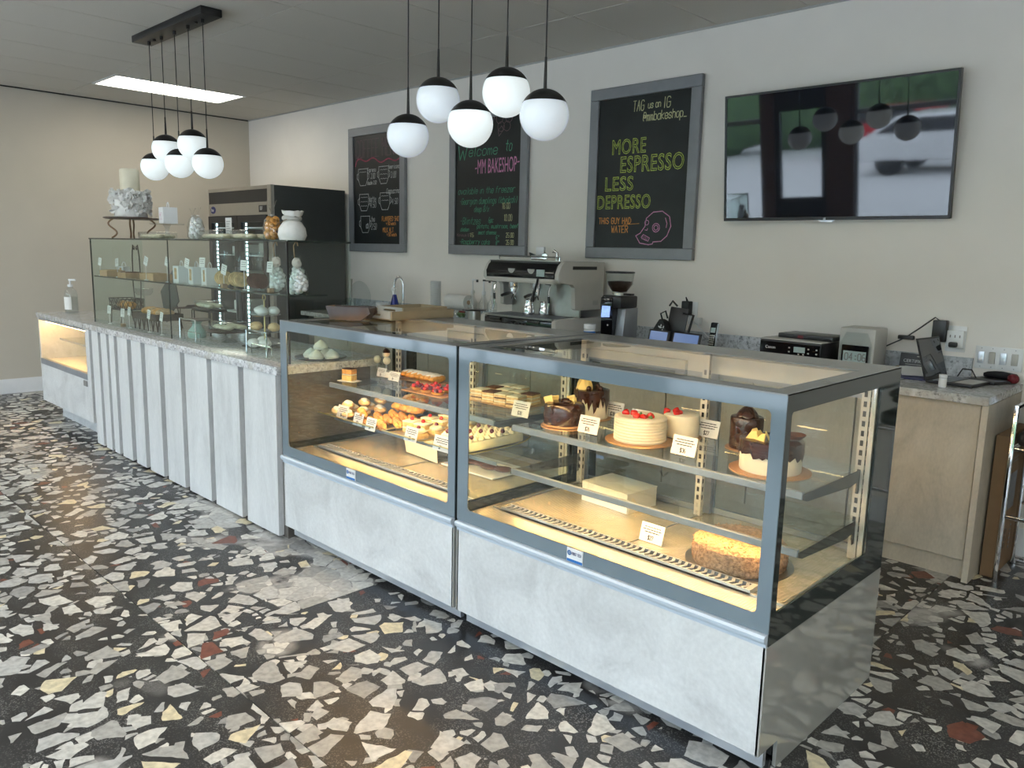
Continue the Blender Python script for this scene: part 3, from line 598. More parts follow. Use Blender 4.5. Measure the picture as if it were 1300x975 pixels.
# board 1: coffee menu
t, a, b_ = board(-7.455, -6.475, 1.60, 2.89, 'left framed chalkboard with the coffee menu and drawn cups')
X = lambda v: sx(v, 50, 383, .405)
Zz = lambda y: .56-(y-120)/768*1.12
def f(b):
    for o in (0, .012): write(b, 'COFFEE MENU', X(66)+o, Zz(275), .18, .004, narrow=.62*(X(372)-X(66))/textwidth('COFFEE MENU', .18), y=YL, jit=.008)
chalk(t, 'chalk_lettering', 'chd', f)
def f(b): b.ribbon([(X(62)+i*.0205, Zz(300)+.018*math.sin(i*.5)+.016*math.sin(i*.17)-(.045 if i == 0 else .01 if i == 1 else 0)) for i in range(38)], .014, YL)
chalk(t, 'chalk_wave', 'chr_', f)
CUPS = ((118, 415, 1), (268, 410, 3), (125, 595, 3), (277, 592, 2), (133, 752, 0))
def cup(b, x, z, s=.082):
    b.ribbon([(x-s, z+s*1.1), (x-s, z-.3*s), (x-.6*s, z-s), (x+.6*s, z-s), (x+s, z-.3*s), (x+s, z+s*1.1), (x-s, z+s*1.1)], .006, YL)
    for sg in (-1, 1): b.ribbon([(x+sg*s, z+.6*s), (x+sg*s*1.3, z+.4*s), (x+sg*s*1.3, z-.1*s), (x+sg*s, z-.3*s)], .006, YL)
def f(b):
    for x, y, n in CUPS:
        cup(b, X(x), Zz(y))
        for k in range(n): b.ribbon([(X(x)-.06+i*.02, Zz(y)+.055-k*.045+.006*(i % 2)) for i in range(7)], .004, YL)
    b.ribbon([(X(133)+.02, Zz(752)), (X(133)+.05, Zz(745)), (X(133)+.05, Zz(775)), (X(133)+.02, Zz(775)), (X(133)+.02, Zz(752))], .010, YL)
chalk(t, 'chalk_cups', 'chw', f)
chalk(t, 'chalk_prices', 'chw', lambda b: fl_(b, [('Espresso', X(152), X(215), Zz(365), .04), ('3.00', X(175), X(208), Zz(408), .055), ('double 3.50', X(150), X(218), Zz(455), .036), ('Americano', X(300), X(381), Zz(355), .04), ('3.00', X(318), X(356), Zz(410), .06), ('latte', X(165), X(215), Zz(570), .05), ('4.50', X(170), X(215), Zz(610), .06), ('Cappuccino', X(288), X(378), Zz(520), .05), ('4.50', X(325), X(368), Zz(592), .055), ('tea', X(178), X(205), Zz(712), .05), ('2.50', X(178), X(218), Zz(765), .06)], .0045, .12))
chalk(t, 'chalk_extras', 'cho', lambda b: fl_(b, [('FLAVORED SHOT', X(256), X(384), Zz(712), .045), ('+.50 each', X(285), X(355), Zz(745), .03), ('MILK ALT.', X(262), X(345), Zz(790), .045), ('+.50 each', X(290), X(360), Zz(822), .032)], .0055))
# board 2
t, a, b_ = board(-5.80, -4.79, 1.60, 2.89, 'middle framed chalkboard welcoming customers behind the lamps')
X2 = lambda v: sx(v, 62, 500, .42)
Z2_ = lambda y: -.56+(903-y)/729
def f(b):
    for k in range(5):
        an = k*2*PI/5+.3; b.ribbon([(X2(388)+.062*math.cos(an)+.042*math.cos(q*PI/5), Z2_(118)+.062*math.sin(an)+.042*math.sin(q*PI/5)) for q in range(11)], .005, YL)
    b.ribbon([(X2(x), Z2_(y)) for x, y in ((372, 150), (350, 175), (355, 212), (385, 175), (372, 150))], .006, YL); b.ribbon([(X2(x), Z2_(y)) for x, y in ((410, 75), (425, 85), (447, 68), (440, 108), (418, 100))], .006, YL); b.ribbon([(X2(x), Z2_(y)) for x, y in ((305, 90), (310, 130), (325, 85))], .005, YL)
chalk(t, 'chalk_flower', 'chd', f)
chalk(t, 'chalk_welcome', 'chg', lambda b: fl_(b, [('W', X2(75), X2(160), Z2_(295), .125)], .009, .1) or fl_(b, [('elcome', X2(152), X2(355), Z2_(290), .085)], .007, .15) or fl_(b, [('to', X2(398), X2(445), Z2_(275), .09)], .007, .15))
fontmesh('chalk_shop_name', 'MM BAKESHOP', .15, 'chp', t, (X2(216), YL, Z2_(438)), ext=.0004, fit=(X2(474)-X2(216), Z2_(345)-Z2_(438))); chalk(t, 'chalk_dashes', 'chp', lambda b: (b.ribbon([(X2(200), Z2_(402)), (X2(209), Z2_(400))], .012, YL), b.ribbon([(X2(478), Z2_(382)), (X2(489), Z2_(380))], .012, YL)) and None)
chalk(t, 'chalk_freezer_list', 'chg', lambda b: fl_(b, [(s_, X2(p), X2(q), Z2_(y), h_) for s_, p, q, y, h_ in (('available in the freezer', 80, 470, 545, .055), ('-Georgian dumplings (khinkali)', 90, 488, 612, .055), ('deep 8/x', 195, 300, 665, .05), ('-Blintzes', 95, 245, 742, .062), ('6pc', 296, 330, 738, .045), ('chicken', 100, 162, 798, .034), ('potato, mushroom, beef', 218, 495, 778, .036), ('meat cheese', 228, 352, 818, .034), ('-Raspberry cake', 92, 310, 880, .045), ('6"', 348, 372, 850, .035), ('8"', 348, 372, 885, .035))], .0048, .2))
chalk(t, 'chalk_prices', 'chl', lambda b: fl_(b, [('18.00', X2(388), X2(440), Z2_(650), .05), ('10.00', X2(402), X2(455), Z2_(725), .055), ('25.00', X2(415), X2(468), Z2_(836), .04), ('35.00', X2(415), X2(468), Z2_(882), .04), ('15', X2(170), X2(200), Z2_(835), .035)], .0048))
chalk(t, 'chalk_note', 'chd', lambda b: fl_(b, [('Minimum 8', X2(75), X2(165), Z2_(836), .026)], .004))
# board 3
t, a, b_ = board(-4.118, -3.122, 1.598, 2.89, 'right framed chalkboard reading more espresso less depresso, with a skull')
chalk(t, 'chalk_tag_line', 'chl', lambda b: fl_(b, [('TAG', -.096, .012, .487, .075), ('us on', .04, .157, .485, .05), ('IG', .178, .245, .487, .075), ('@mmbakeshop_', 0, .385, .402, .062)], .006, .05))
for s, x0, x1, z, hh in (('MORE', -.275, .04, .20, .115), ('ESPRESSO', -.19, .378, .066, .125), ('LESS', -.33, -.06, -.075, .11), ('DEPRESSO', -.40, .105, -.213, .108)):
    fontmesh('chalk_slogan', s, .15, 'chy', t, (x0, YL-.001, z-hh/2), outline=.0032, fit=(x1-x0, hh), space=1.08)
chalk(t, 'chalk_caption', 'cho', lambda b: fl_(b, [('THIS GUY HAD', -.378, -.06, -.355, .045), ('WATER', -.25, -.085, -.42, .05)], .0065) or b.ribbon([(-.14, -.385), (.01, -.378)], .004, YL) or b.ribbon([(.0, -.355), (.03, -.378), (.005, -.40), (.0, -.355)], .007, YL))
def f(b):
    R2 = lambda pts, w_, c=False: b.ribbon([(x-.095, z+.02) for x, z in pts], w_, YL)
    R2([(.12, -.545), (.08, -.49), (.12, -.47), (.16, -.42), (.17, -.36), (.23, -.315), (.31, -.31), (.375, -.35), (.39, -.42), (.36, -.49), (.31, -.53), (.24, -.535), (.235, -.55), (.20, -.556), (.12, -.545)], .007)
    for cx_, cz, r in ((.26, -.43, .032), (.26, -.43, .018), (.175, -.392, .018)): R2([(cx_+r*math.cos(q*PI/6), cz+r*math.sin(q*PI/6)) for q in range(13)], .006)
    R2([(.16, -.445), (.18, -.45), (.185, -.435)], .005); R2([(.13, -.50), (.15, -.48), (.205, -.505), (.195, -.53), (.14, -.512), (.13, -.50)], .005)
    for k in range(4): R2([(.145+k*.014, -.487-k*.005), (.14+k*.014, -.51-k*.004)], .004)
    R2([(.34, -.36), (.355, -.40), (.35, -.43)], .006)
chalk(t, 'chalk_skull', 'chp', f, 'pink chalk drawing of a skull')
# television, tilted down on its bracket
t = T('television', 'large black wall television tilted down, reflecting the street windows', 'television', (-2.146, 4.972, 2.277))
t.rotation_euler = (.1155, 0, .0342)
w2, h2 = .7045, .4055
P('bezel', B().ring((-w2, w2, -h2, h2), (-w2+.013, w2-.013, -h2+.02, h2-.013), 1, -.014, .024, .002, 1), 'black', t); P('screen', B().box(-w2+.012, w2-.012, -.009, .0, -h2+.019, h2-.012), 'screen', t)
P('rear_housing', B().box(-w2+.02, w2-.02, .0, .026, -h2+.02, h2-.02, .008), 'black', t); P('wall_bracket', B().box(-.2, .2, .027, .09, -.10, .12), 'blackm', t)
P('chin_light', B().prism([(-.05, -h2), (.05, -h2), (.035, -h2-.012), (-.035, -h2-.012)], 1, -.016, .0), 'alu', t); q = B(); write(q, 'LG', -.018, -h2+.003, .011, .0025, y=-.0150, narrow=.7); P('maker_lettering', q, 'white2', t)
# ================================================================== PENDANT LAMPS
def pendant(xc, yc, n_z, lab, lit):
    t = T('pendant_light', lab, 'pendant lamp', (xc, yc, ZC), group='five-globe pendant lamps')
    P('canopy', B().box(-.60, .60, -.075, .075, -.05, 0, .004), 'blackm', t)
    [P('fixing_stud', B().cyl((sx_, .0, -.062), .012, .014, 10), 'black', t) for sx_ in (-.36, .36)]
    for k, dz in enumerate(n_z):
        x = (k-2)*.23; z = dz-ZC; r = .105
        P('cord', B().tube([(x, 0, -.05), (x, 0, z+r+.03)], .0032, 6), 'black', t)
        P('cord_grip', B().cyl((x, 0, z+r-.002), .008, .13, 10, .005), 'blackm', t); P('cord_collar', B().cyl((x, 0, -.075), .012, .03, 10), 'blackm', t)
        ct = math.radians(28); cap = [(r*1.012*math.sin((PI/2-ct)*i/8), r*1.012*math.cos((PI/2-ct)*i/8)) for i in range(9)]
        P('cap', B().lathe(cap[::-1]+[], (x, 0, z), 32), 'blackm', t, 'black metal dome cap')
        gl_ = [(r*math.sin(PI*i/20), r*math.cos(PI*i/20)) for i in range(6, 21)]; gl_[-1] = (0, -r)
        P('globe', B().lathe(gl_[::-1], (x, 0, z), 32), lit[k], t, 'white opal glass globe')
    return t
pendant(-6.02, 2.59, [2.222, 2.340, 2.220, 2.338, 2.193], 'far five-globe black and white pendant on its black ceiling bar', ['globelit']*5)
pendant(-2.80, 2.56, [2.187, 2.332, 2.202, 2.314, 2.196], 'near five-globe black and white pendant hanging over the glass cases', ['globe', 'globe', 'globelit', 'globelit', 'globe'])
# ================================================================== CAKES AND PASTRIES IN THE CASES
Z1, Z2, ZD = .8805, .6845, .5285
RX = lambda a: Matrix.Rotation(a, 4, 'X')
def side_prof(r, h, rnd=.012, bulge=0): return [(0, 0), (r-.002, 0), (r, .004), (r+bulge, h*.5), (r, h-rnd), (r-rnd*.35, h-rnd*.3), (r-rnd, h), (0, h)]
def cakeboard(t, r, mt_='goldb'): P('cake_board', B().lathe([(0, 0), (r, 0), (r, .004), (0, .004)], (0, 0, 0), 40), mt_, t, 'round gold cardboard cake board' if mt_ == 'goldb' else None)
def strawberry(t, x, y, z, s=.016, cut=False):
    b = B().lathe([(0, 0), (s*.8, .002), (s, s*.5), (s*.75, s*1.1), (s*.3, s*1.6), (0, s*1.75)], (0, 0, 0), 12)
    o = P('strawberry', b, 'berry', t, loc=(x, y, z), rot=(random.uniform(.5, 1.3), 0, random.uniform(0, 6)))
    return o
def drip(r, h, n=26, lo=.25, hi=.7):
    """glaze skirt with uneven drips, open at the bottom"""
    b = B(); rings = []; seg = n*3
    for k in range(seg):
        ph = 2*PI*k/seg; q = (math.sin(k*1.3)+math.sin(k*.55+1)+math.sin(k*2.3))/3
        L_ = h*(lo+(hi-lo)*max(0, q*.5+.45)*(1 if k % 3 else .8))
        col = []
        for j in range(5):
            f = j/4; rr = r+.004+(.0015 if j == 3 else 0); col.append(b.bm.verts.new((rr*math.cos(ph), rr*math.sin(ph), h+.004-L_*f)))
        col.insert(0, b.bm.verts.new(((r-.008)*math.cos(ph), (r-.008)*math.sin(ph), h+.007)))
        rings.append(col)
    c = b.bm.verts.new((0, 0, h+.007))
    for k in range(seg):
        a, d_ = rings[k], rings[(k+1) % seg]
        b.bm.faces.new((c, a[0], d_[0]))
        for j in range(5): b.bm.faces.new((a[j], a[j+1], d_[j+1], d_[j]))
    return b
def petals(t, nm, c, n, r, mt_, tilt=.5, lay=2):
    for L_ in range(lay):
        for k in range(n-L_):
            b = B(); a = 2*PI*k/(n-L_)+L_*.4; rr = r*(1-.35*L_)
            b.ball((0, 0, 0), (rr*.5, rr*.12, rr*.62), 10, 8)
            P(nm, b, mt_, t, loc=(c[0]+rr*.42*math.cos(a), c[1]+rr*.42*math.sin(a), c[2]+rr*.5+L_*r*.2), rot=(tilt-.25*L_, 0, a-PI/2))
# A glossy chocolate cake
p = at(716, 541, z=Z1); t = T('cake', 'glossy dark chocolate cake with white chocolate shards on the upper shelf', 'cake', (p.x, p.y, Z1), group='whole cakes in the nearest case')
r = 26*mpp(p); cakeboard(t, r+.012); P('cake_body', B().lathe(side_prof(r, .105, .02, .002), (0, 0, .0042), 48), 'choc', t)
P('board_ring', B().lathe([(r+.001, 0), (r+.003, .002), (r+.003, .008), (r+.001, .010)], (0, 0, .006), 48), 'goldb', t)
for x, y, a, sz in ((-.05, -.05, .3, (.04, .006, .030)), (-.055, -.01, 1.1, (.045, .005, .022)), (.0, .045, .2, (.04, .005, .028)), (.055, -.005, -.9, (.045, .005, .018)), (.03, .02, .8, (.03, .005, .02))):
    P('chocolate_shard', B().obox((0, 0, 0), sz, 0, .001), 'shard', t, loc=(x, y, .118), rot=(random.uniform(-.3, .3), random.uniform(-.35, .35), a))
P('chocolate_curl', B().ball((0, 0, 0), (.03, .02, .012), 12, 8), 'choc', t, loc=(0, .01, .112))
# B tall white cake with drips and ivory petals
p = at(750, 530, z=Z1); t = T('cake', 'tall white cake with chocolate drips and ivory petal cup, behind the glossy chocolate cake', 'cake', (p.x, p.y, Z1), group='whole cakes in the nearest case')
cakeboard(t, .095); P('cake_body', B().lathe(side_prof(.078, .125), (0, 0, .0042), 40), 'butter', t); P('chocolate_drip', drip(.078, .129, 22, .2, .95), 'choc', t)
petals(t, 'chocolate_petal', (-.02, -.03, .132), 5, .055, 'shard', .45, 2)
for k in range(4): P('chocolate_ball', B().ball((0, 0, 0), .012, 12, 8), 'choc', t, loc=(.05*math.cos(k*1.7), .05*math.sin(k*1.7), .143))
# C ivory cake with strawberries
p = at(812, 559, z=Z1); t = T('cake', 'wide ivory ridged buttercream cake topped with strawberries in the middle of the upper shelf', 'cake', (p.x, p.y, Z1), group='whole cakes in the nearest case')
r = 33*mpp(p); cakeboard(t, r+.035); pr = [(0, 0)]; n = 8
for k in range(n): z = k*.095/n; pr += [(r-.0015, z), (r+.001, z+.004), (r+.001, z+.009)]
pr += [(r-.004, .098), (r-.012, .100), (r*.8, .099), (0, .0985)]
P('cake_body', B().lathe(pr, (0, 0, .0042), 56), 'butter', t)
for x, y in ((-.055, -.03), (-.025, .0), (.02, -.04), (.035, -.045), (.05, -.005)): strawberry(t, x, y, .101, .017)
P('berry_leaf', B().ball((.06, -.02, .108), (.012, .006, .008), 8, 6).ball((.0, .0, .11), (.006, .006, .008), 8, 6), 'leaf', t)
# D small ivory cake
p = at(864, 554, z=Z1); t = T('cake', 'small smooth ivory cake with strawberries standing behind the wide ivory cake', 'cake', (p.x, p.y, Z1), group='whole cakes in the nearest case')
r = 22.5*mpp(p); cakeboard(t, r+.012); P('cake_body', B().lathe(side_prof(r, .095, .01), (0, 0, .0042), 48), 'butter', t)
for x, y in ((-.035, -.035), (-.015, -.01), (.0, -.045), (.02, -.02)): strawberry(t, x-.01, y, .097, .016)
# E chocolate cake with flower
p = at(946, 569, z=Z1); t = T('cake', 'brown chocolate cake crowned with a dark chocolate flower, at the back right', 'cake', (p.x, p.y, Z1), group='whole cakes in the nearest case')
r = 20.5*mpp(p); cakeboard(t, r+.015); P('cake_body', B().lathe(side_prof(r, .125, .006), (0, 0, .0042), 48), 'choc', t)
petals(t, 'chocolate_petal', (.005, -.01, .124), 6, .052, 'choc', .8, 2)
# F drip cake at the corner
p = at(977, 597, z=Z1); t = T('cake', 'white cake with scalloped dark glaze and ivory shards at the right corner', 'cake', (p.x, p.y, Z1), group='whole cakes in the nearest case')
r = 38*mpp(p); cakeboard(t, r+.035); P('cake_body', B().lathe(side_prof(r, .105, .008), (0, 0, .0042), 56), 'butter', t); P('chocolate_glaze', drip(r, .109, 20, .32, .62), 'choc', t)
for x, y, a in ((-.045, -.06, .4), (-.03, -.03, 1.2), (-.01, -.07, -.4), (-.06, -.01, .9), (.0, -.02, 2.)):
    P('chocolate_shard', B().prism([(-.022, 0), (.022, 0), (.010, .03), (-.006, .026)], 1, -.002, .002), 'shard', t, loc=(x, y, .116), rot=(-.5, 0, a))
P('chocolate_fan', B().lathe([(0, 0), (.02, .006), (.035, .02), (.037, .024), (.02, .012), (0, .005)], (.07, .03, .116), 14, .002), 'choc2', t)
# G crumb cake
p = at(936, 735, z=ZD); p += Vector((p.x, p.y, 0)).normalized()*(61*mpp(p)); t = T('cake', 'large round crumb-covered honey cake on a silver board on the case floor', 'cake', (p.x, p.y, ZD), group='whole cakes in the nearest case')
r = 59*mpp(p); P('cake_board', B().lathe([(0, 0), (r+.02, 0), (r+.022, .003), (0, .003)], (0, 0, 0), 48), 'steel', t)
P('cake_body', B().lathe([(0, 0), (r*.97, .0), (r, .02), (r*.99, .05), (r*.96, .075), (r*.86, .088), (r*.6, .092), (r*.3, .093), (0, .093)], (0, 0, .0035), 90, .0022), 'crust', t)
cr = B()
for k in range(420):
    a = random.uniform(0, 2*PI); 
    if k % 2: rr = r*math.sqrt(random.random())*.9; z = .096
    else: rr = r*random.uniform(.97, 1.0); z = random.uniform(.008, .08)
    s = random.uniform(.002, .0045); cr.obox((rr*math.cos(a), rr*math.sin(a), z), (s, s*1.3, s), Matrix.Rotation(a, 4, 'Z') @ Matrix.Rotation(random.random()*2, 4, 'X'))
P('crumbs', cr, 'crust', t, kind='stuff')
# white box on the deck
a_, b_ = at(738.5, 634, z=ZD), at(795.5, 653, z=ZD); dx = (b_-a_); L_ = Vector((dx.x, dx.y)).length
t = T('bakery_box', 'low white cardboard cake box on the case floor under the glass shelves', 'box', ((a_.x+b_.x)/2, (a_.y+b_.y)/2, ZD), math.atan2(dx.y, dx.x))
P('box_body', B().box(-L_/2, L_/2, 0, .20, 0, .085), 'paper', t); P('lid_flap', B().box(-L_/2-.002, L_/2+.002, -.003, .203, .0855, .0885), 'paper', t); P('lid_tab', B().prism([(0, .0), (.10, .0), (.03, .07)], 0, L_/2+.003, L_/2+.005), 'butter', t)
# price cards
CARDN = 0
def price(px, py, z, lab, txt='28', w=.105, h=.075, hold=False, dy=0, grp='printed price cards', rz=0, kind=0):
    global CARDN
    p = at(px, py+ (h*.45)/.0035, z=z) if dy == 0 else at(px, py, y=dy); CARDN += 1
    base = Vector((p.x, p.y, z))
    t = T('price_card', lab, 'price card', base, rz, grp); lean = -.28
    R_ = RX(lean)
    def put(o): o.rotation_euler = (lean, 0, 0); return o
    c0 = B().box(-w/2, w/2, -.0008, .0008, .002, h); put(P('card', c0, 'paper', t))
    b = B(); z0 = h*.80; lines_ = 3 if kind == 0 else 2
    for k in range(lines_): L_ = w*(.34, .40, .32)[k]; n = int(L_*2/.006)
    for k in range(lines_):
        L_ = w*(.34, .40, .30)[k]; x = -L_
        while x < L_: ww = random.uniform(.006, .014); b.ribbon([(x, z0-k*h*.13), (min(L_, x+ww), z0-k*h*.13)], h*.05, -.0011); x += ww+.004
    write(b, '$'+txt, -w*.13, h*.16, h*.2, h*.035, y=-.0011, narrow=.62)
    put(P('printing', b, 'black', t, kind='stuff'))
    P('card_foot', B().box(-w*.3, w*.3, .001, .03, 0, .0025).box(-w*.3, w*.3, .010, .0125, .0025, h*.35), 'water', t)
    return t
price(659, 520, Z1, 'price card at the left end of the upper cake shelf', '28'); price(745, 541, Z1, 'price card just in front of the glossy chocolate cake, at its right', '26')
price(777, 521, Z1, 'price card between the dripping white cake and the wide ivory cake', '28'); price(812, 518, Z1, 'price card half hidden behind the wide ivory cake', '30', dy=2.83)
price(896, 546, Z1, 'price card in front of the small smooth ivory cake, at its right', '27'); price(866, 569, Z1, 'front price card right of the wide ivory cake', '36'); price(825, 680, ZD, 'price card alone on the case floor left of the crumb cake', '27')
price(499, 477, Z1, 'front price card by the cake pops on the pastry shelf', '4', w=.10, h=.055); price(483, 468, Z1, 'price card close behind, touching the cake pop sticks', '3', w=.08, h=.055, dy=2.76)
# ---- middle case, upper shelf
def slab(t, nm, sz, mt_, loc=(0, 0, 0), bev=.003): return P(nm, B().box(-sz[0]/2, sz[0]/2, -sz[1]/2, sz[1]/2, 0, sz[2], bev), mt_, t, loc=loc)
p = at(441, 483, z=Z1); t = T('cake_slice', 'single layered nut cake slice on a small card at the left of the pastry shelf', 'cake slice', (p.x+.02, p.y, Z1), .3)
slab(t, 'card', (.12, .07, .003), 'paper', bev=0); slab(t, 'sponge', (.07, .05, .03), 'sponge', (0, 0, .004)); slab(t, 'cream_layer', (.071, .051, .006), 'cream2', (0, 0, .035)); slab(t, 'sponge', (.07, .05, .026), 'pastry', (0, 0, .042)); slab(t, 'glaze', (.068, .048, .006), 'choc', (0, 0, .069))
p = at(486, 480, z=Z1); t = T('pop_stand', 'low ivory block holding the white cake pops', 'stand', (p.x, 2.80, Z1)); P('block', B().box(-.07, .07, -.03, .03, 0, .035, .003), 'paper', t)
for k, (px, py, hat) in enumerate(((479, 456, 0), (491, 458, 0), (490, 449, 1))):
    q = at(px, py, y=2.80); t = T('cake_pop', ('left', 'front right', 'topmost dark-capped')[k]+' white cake pop on a stick above the pastry shelf', 'cake pop', (q.x, 2.80, Z1+.035), group='cake pops')
    P('stick', B().tube([(0, .0, .0), (0, .0, q.z-Z1-.045)], .002, 6), 'white2', t); P('cake_ball', B().ball((0, 0, q.z-Z1-.035), .023, 16, 10), 'butter', t)
    if hat: P('chocolate_cap', B().lathe([(.0235, .0), (.020, .014), (.008, .024), (0, .026)][::1], (.004, 0, q.z-Z1-.028), 16), 'choc', t)
p = at(537, 484, z=Z1); t = T('pastry_board', 'thin wooden board under the sugared pastries on the shelf', 'board', (p.x, p.y, Z1), .05); P('board', B().box(-.17, .17, -.06, .06, 0, .006, .002), 'tan', t)
for k in range(7):
    tt = T('eclair', 'sugared golden finger pastry lying in the row on the wooden board', 'pastry', (p.x-.13+.043*k, p.y, Z1+.0065), 1.45, 'finger pastries on the shelf'); P('pastry_body', B().ball((0, 0, .024), (.055, .021, .023), 14, 9, .05), 'pastry', tt); P('icing', B().ball((0, 0, .036), (.046, .016, .014), 12, 8, .1), 'icing', tt)
p = at(552, 500, z=Z1); t = T('pastry_board', 'pale card tray under the berry tarts', 'board', (p.x, p.y, Z1), 0); P('board', B().box(-.20, .14, -.07, .07, 0, .006, .002), 'goldb', t)
for k, (dx, dy) in enumerate(((-.13, -.01), (-.035, -.025), (.06, -.03), (-.06, .055), (.04, .055))):
    tt = T('berry_tart', 'small tart heaped with red berries on the pale card tray', 'tart', (p.x+dx, p.y+dy, Z1+.0065), 0, 'berry tarts on the shelf')
    P('tart_shell', B().lathe([(0, 0), (.028, 0), (.040, .016), (.037, .017), (.03, .008), (0, .008)], (0, 0, 0), 18), 'pastry', tt)
    for j in range(6):
        a = j*PI/3+k; rr = .020 if j < 5 else 0; P('berry', B().ball((rr*math.cos(a), rr*math.sin(a), .022+(.012 if j == 5 else 0)), .0125, 10, 7, .04), 'berry' if j % 3 else 'dberry', tt)
# layered pastries at the right end of the shelf, seen through the nearest case
t = T('pastry_board', 'long pale tray at the right end of the pastry shelf', 'board', (-2.75, 2.84, Z1), 1.57); P('board', B().box(-.17, .17, -.19, .19, 0, .006, .002), 'tan', t)
for k in range(10):
    x = -2.87+.085*(k % 4); y = 2.72+.10*(k//4); tt = T('layer_pastry', 'oblong layered pastry slice stacked on the long pale tray', 'pastry', (x, y, Z1+.0065), .2, 'layered pastries on the shelf')
    for j in range(3): slab(tt, 'pastry_layer', (.07, .085, .011), 'pale', (0, 0, j*.018), .002); slab(tt, 'filling', (.066, .08, .006), 'choc2' if (j+k) % 3 == 0 else 'cream2', (0, 0, j*.018+.0115), .001)
# ---- middle case, lower shelf trays
trays = [(-3.685, 'leftmost'), (-3.42, 'second'), (-3.09, 'third'), (-2.75, 'rightmost')]
for x, nm in trays:
    t = T('serving_tray', nm+' upswept silver pastry tray on the lower shelf of the middle case', 'tray', (x, 2.60, Z2+.001), 0, 'pastry trays in the middle case')
    pr = []; n = 12
    for k in range(n+1): y = -.24+.48*k/n; pr.append((y, .002+.024*abs(2*k/n-1)**6))
    P('tray_plate', B().prism(pr+[(y, z+.004) for y, z in pr[::-1]], 0, -.125, .125), 'steel', t)
    P('tray_rim', B().tube([(-.125, y, z+.004) for y, z in pr]+[(.125, y, z+.004) for y, z in pr[::-1]], .0035, 6, True), 'gold', t)
def blob(nm, lab, cat, grp, x, y, z, sz, mt_, rz=0, jit=.05, top=None, topm=None):
    t = T(nm, lab, cat, (x, y, z), rz, grp); P('pastry_body', B().ball((0, 0, sz[2]), sz, 16, 10, jit), mt_, t)
    if top: P('topping', B().ball((0, 0, sz[2]*1.5), top, 14, 8, .12), topm, t)
    return t
zt = Z2+.0065
for k in range(6): blob('nut_pastry', 'boat-shaped pastry dusted with powdered sugar on the leftmost tray', 'pastry', 'sugar-dusted pastries', -3.77+.10*(k % 2), 2.46+.11*(k//2), zt, (.062, .036, .022), 'pale', -.35, .04, (.05, .026, .016), 'icing')
for k in range(3): blob('nut_pastry', 'boat-shaped pastry dusted with powdered sugar, upper one of the pile', 'pastry', 'sugar-dusted pastries', -3.72, 2.50+.11*k, zt+.042, (.062, .034, .02), 'pale', -.4, .04, (.05, .024, .015), 'icing')
for k in range(10):
    x, y, zz = -3.50+.085*(k % 3), 2.44+.105*((k//3) % 3), zt+(.036 if k > 8 else 0)
    t = T('pastry_twist', 'golden twisted puff pastry stick on the second tray', 'pastry', (x, y, zz), -.5, 'golden twists')
    b = B(); pts = [(-.065+.13*i/24, .010*math.sin(i*.9), .02+.010*math.cos(i*.9)) for i in range(25)]; b.tube(pts, [.012+.004*math.sin(PI*i/24) for i in range(25)], 8); pts = [(-.065+.13*i/24, -.010*math.sin(i*.9), .02-.010*math.cos(i*.9)) for i in range(25)]; b.tube(pts, [.012+.004*math.sin(PI*i/24) for i in range(25)], 8)
    P('pastry_body', b, 'pastry', t)
for k in range(5): blob('crumble_pastry', 'golden shredded crumble pastry heaped at the back of the second tray', 'pastry', 'crumble pastries', -3.48+.07*(k % 3), 2.68+.08*(k//3), zt+.045+.03*(k//3), (.055, .04, .026), 'pastry', .3*k, .13, (.04, .03, .016), 'pale')
for k in range(6):
    x, y = -3.17+.09*(k % 2), 2.52+.12*(k//2); t = T('cake_slice', 'creamy yellow cake square with a cherry on the third tray', 'cake slice', (x, y, zt), .25, 'cherry cake squares')
    for j in range(2): slab(t, 'sponge', (.07, .075, .022), 'sponge', (0, 0, j*.032)); slab(t, 'cream_layer', (.071, .076, .009), 'cream2', (0, 0, j*.032+.0225))
    P('cherry', B().ball((0, 0, .071), .0105, 12, 8), 'berry', t)
for k in range(3): blob('chocolate_eclair', 'dark chocolate finger pastry between the second and third trays', 'pastry', 'dark finger pastries', -3.28+.02*k, 2.70+.07*k, zt, (.07, .02, .018), 'choc2', .2, .05, (.06, .015, .01), 'choc')
for k in range(4):
    x, y = -3.03, 2.45+.115*k; t = T('cream_cake', 'small cake with whipped cream and dark berries at the right side of the third tray', 'cake', (x, y, zt), .1*k, 'cream cakes with dark berries'); slab(t, 'sponge', (.06, .08, .03), 'sponge'); P('cream_swirl', B().ball((0, 0, .038), (.033, .042, .016), 14, 8, .1), 'cream2', t); P('berry', B().ball((0, 0, .056), .011, 10, 7), 'dberry', t)
t = T('gateau', 'long whipped cream gateau studded with dark berries on the rightmost tray', 'cake', (-2.74, 2.61, zt+.004), 0)
slab(t, 'cake_body', (.21, .38, .05), 'cream2', bev=.008)
rz_ = 0
for i in range(6):
    for j in range(9):
        q = (-.085+.034*i, -.165+.041*j)
        P('cream_rosette', B().lathe([(.018, 0), (.017, .008), (.010, .014), (.004, .020), (0, .022)], (q[0], q[1], .049), 9, .0015), 'cream2', t)
        if (i*3+j*2) % 5 == 0: P('berry', B().ball((q[0]+.01, q[1]+.01, .071), .0115, 9, 6), 'dberry', t)
price(433, 521, zt, 'price card in front of the sugar-dusted pastries', '4.25', dy=2.42, w=.10, h=.075); price(453, 530, zt, 'price card left of two before the golden twists', '3', dy=2.38, w=.085, h=.07); price(469, 534, zt, 'price card right of two before the golden twists', '4', dy=2.36, w=.085, h=.07)
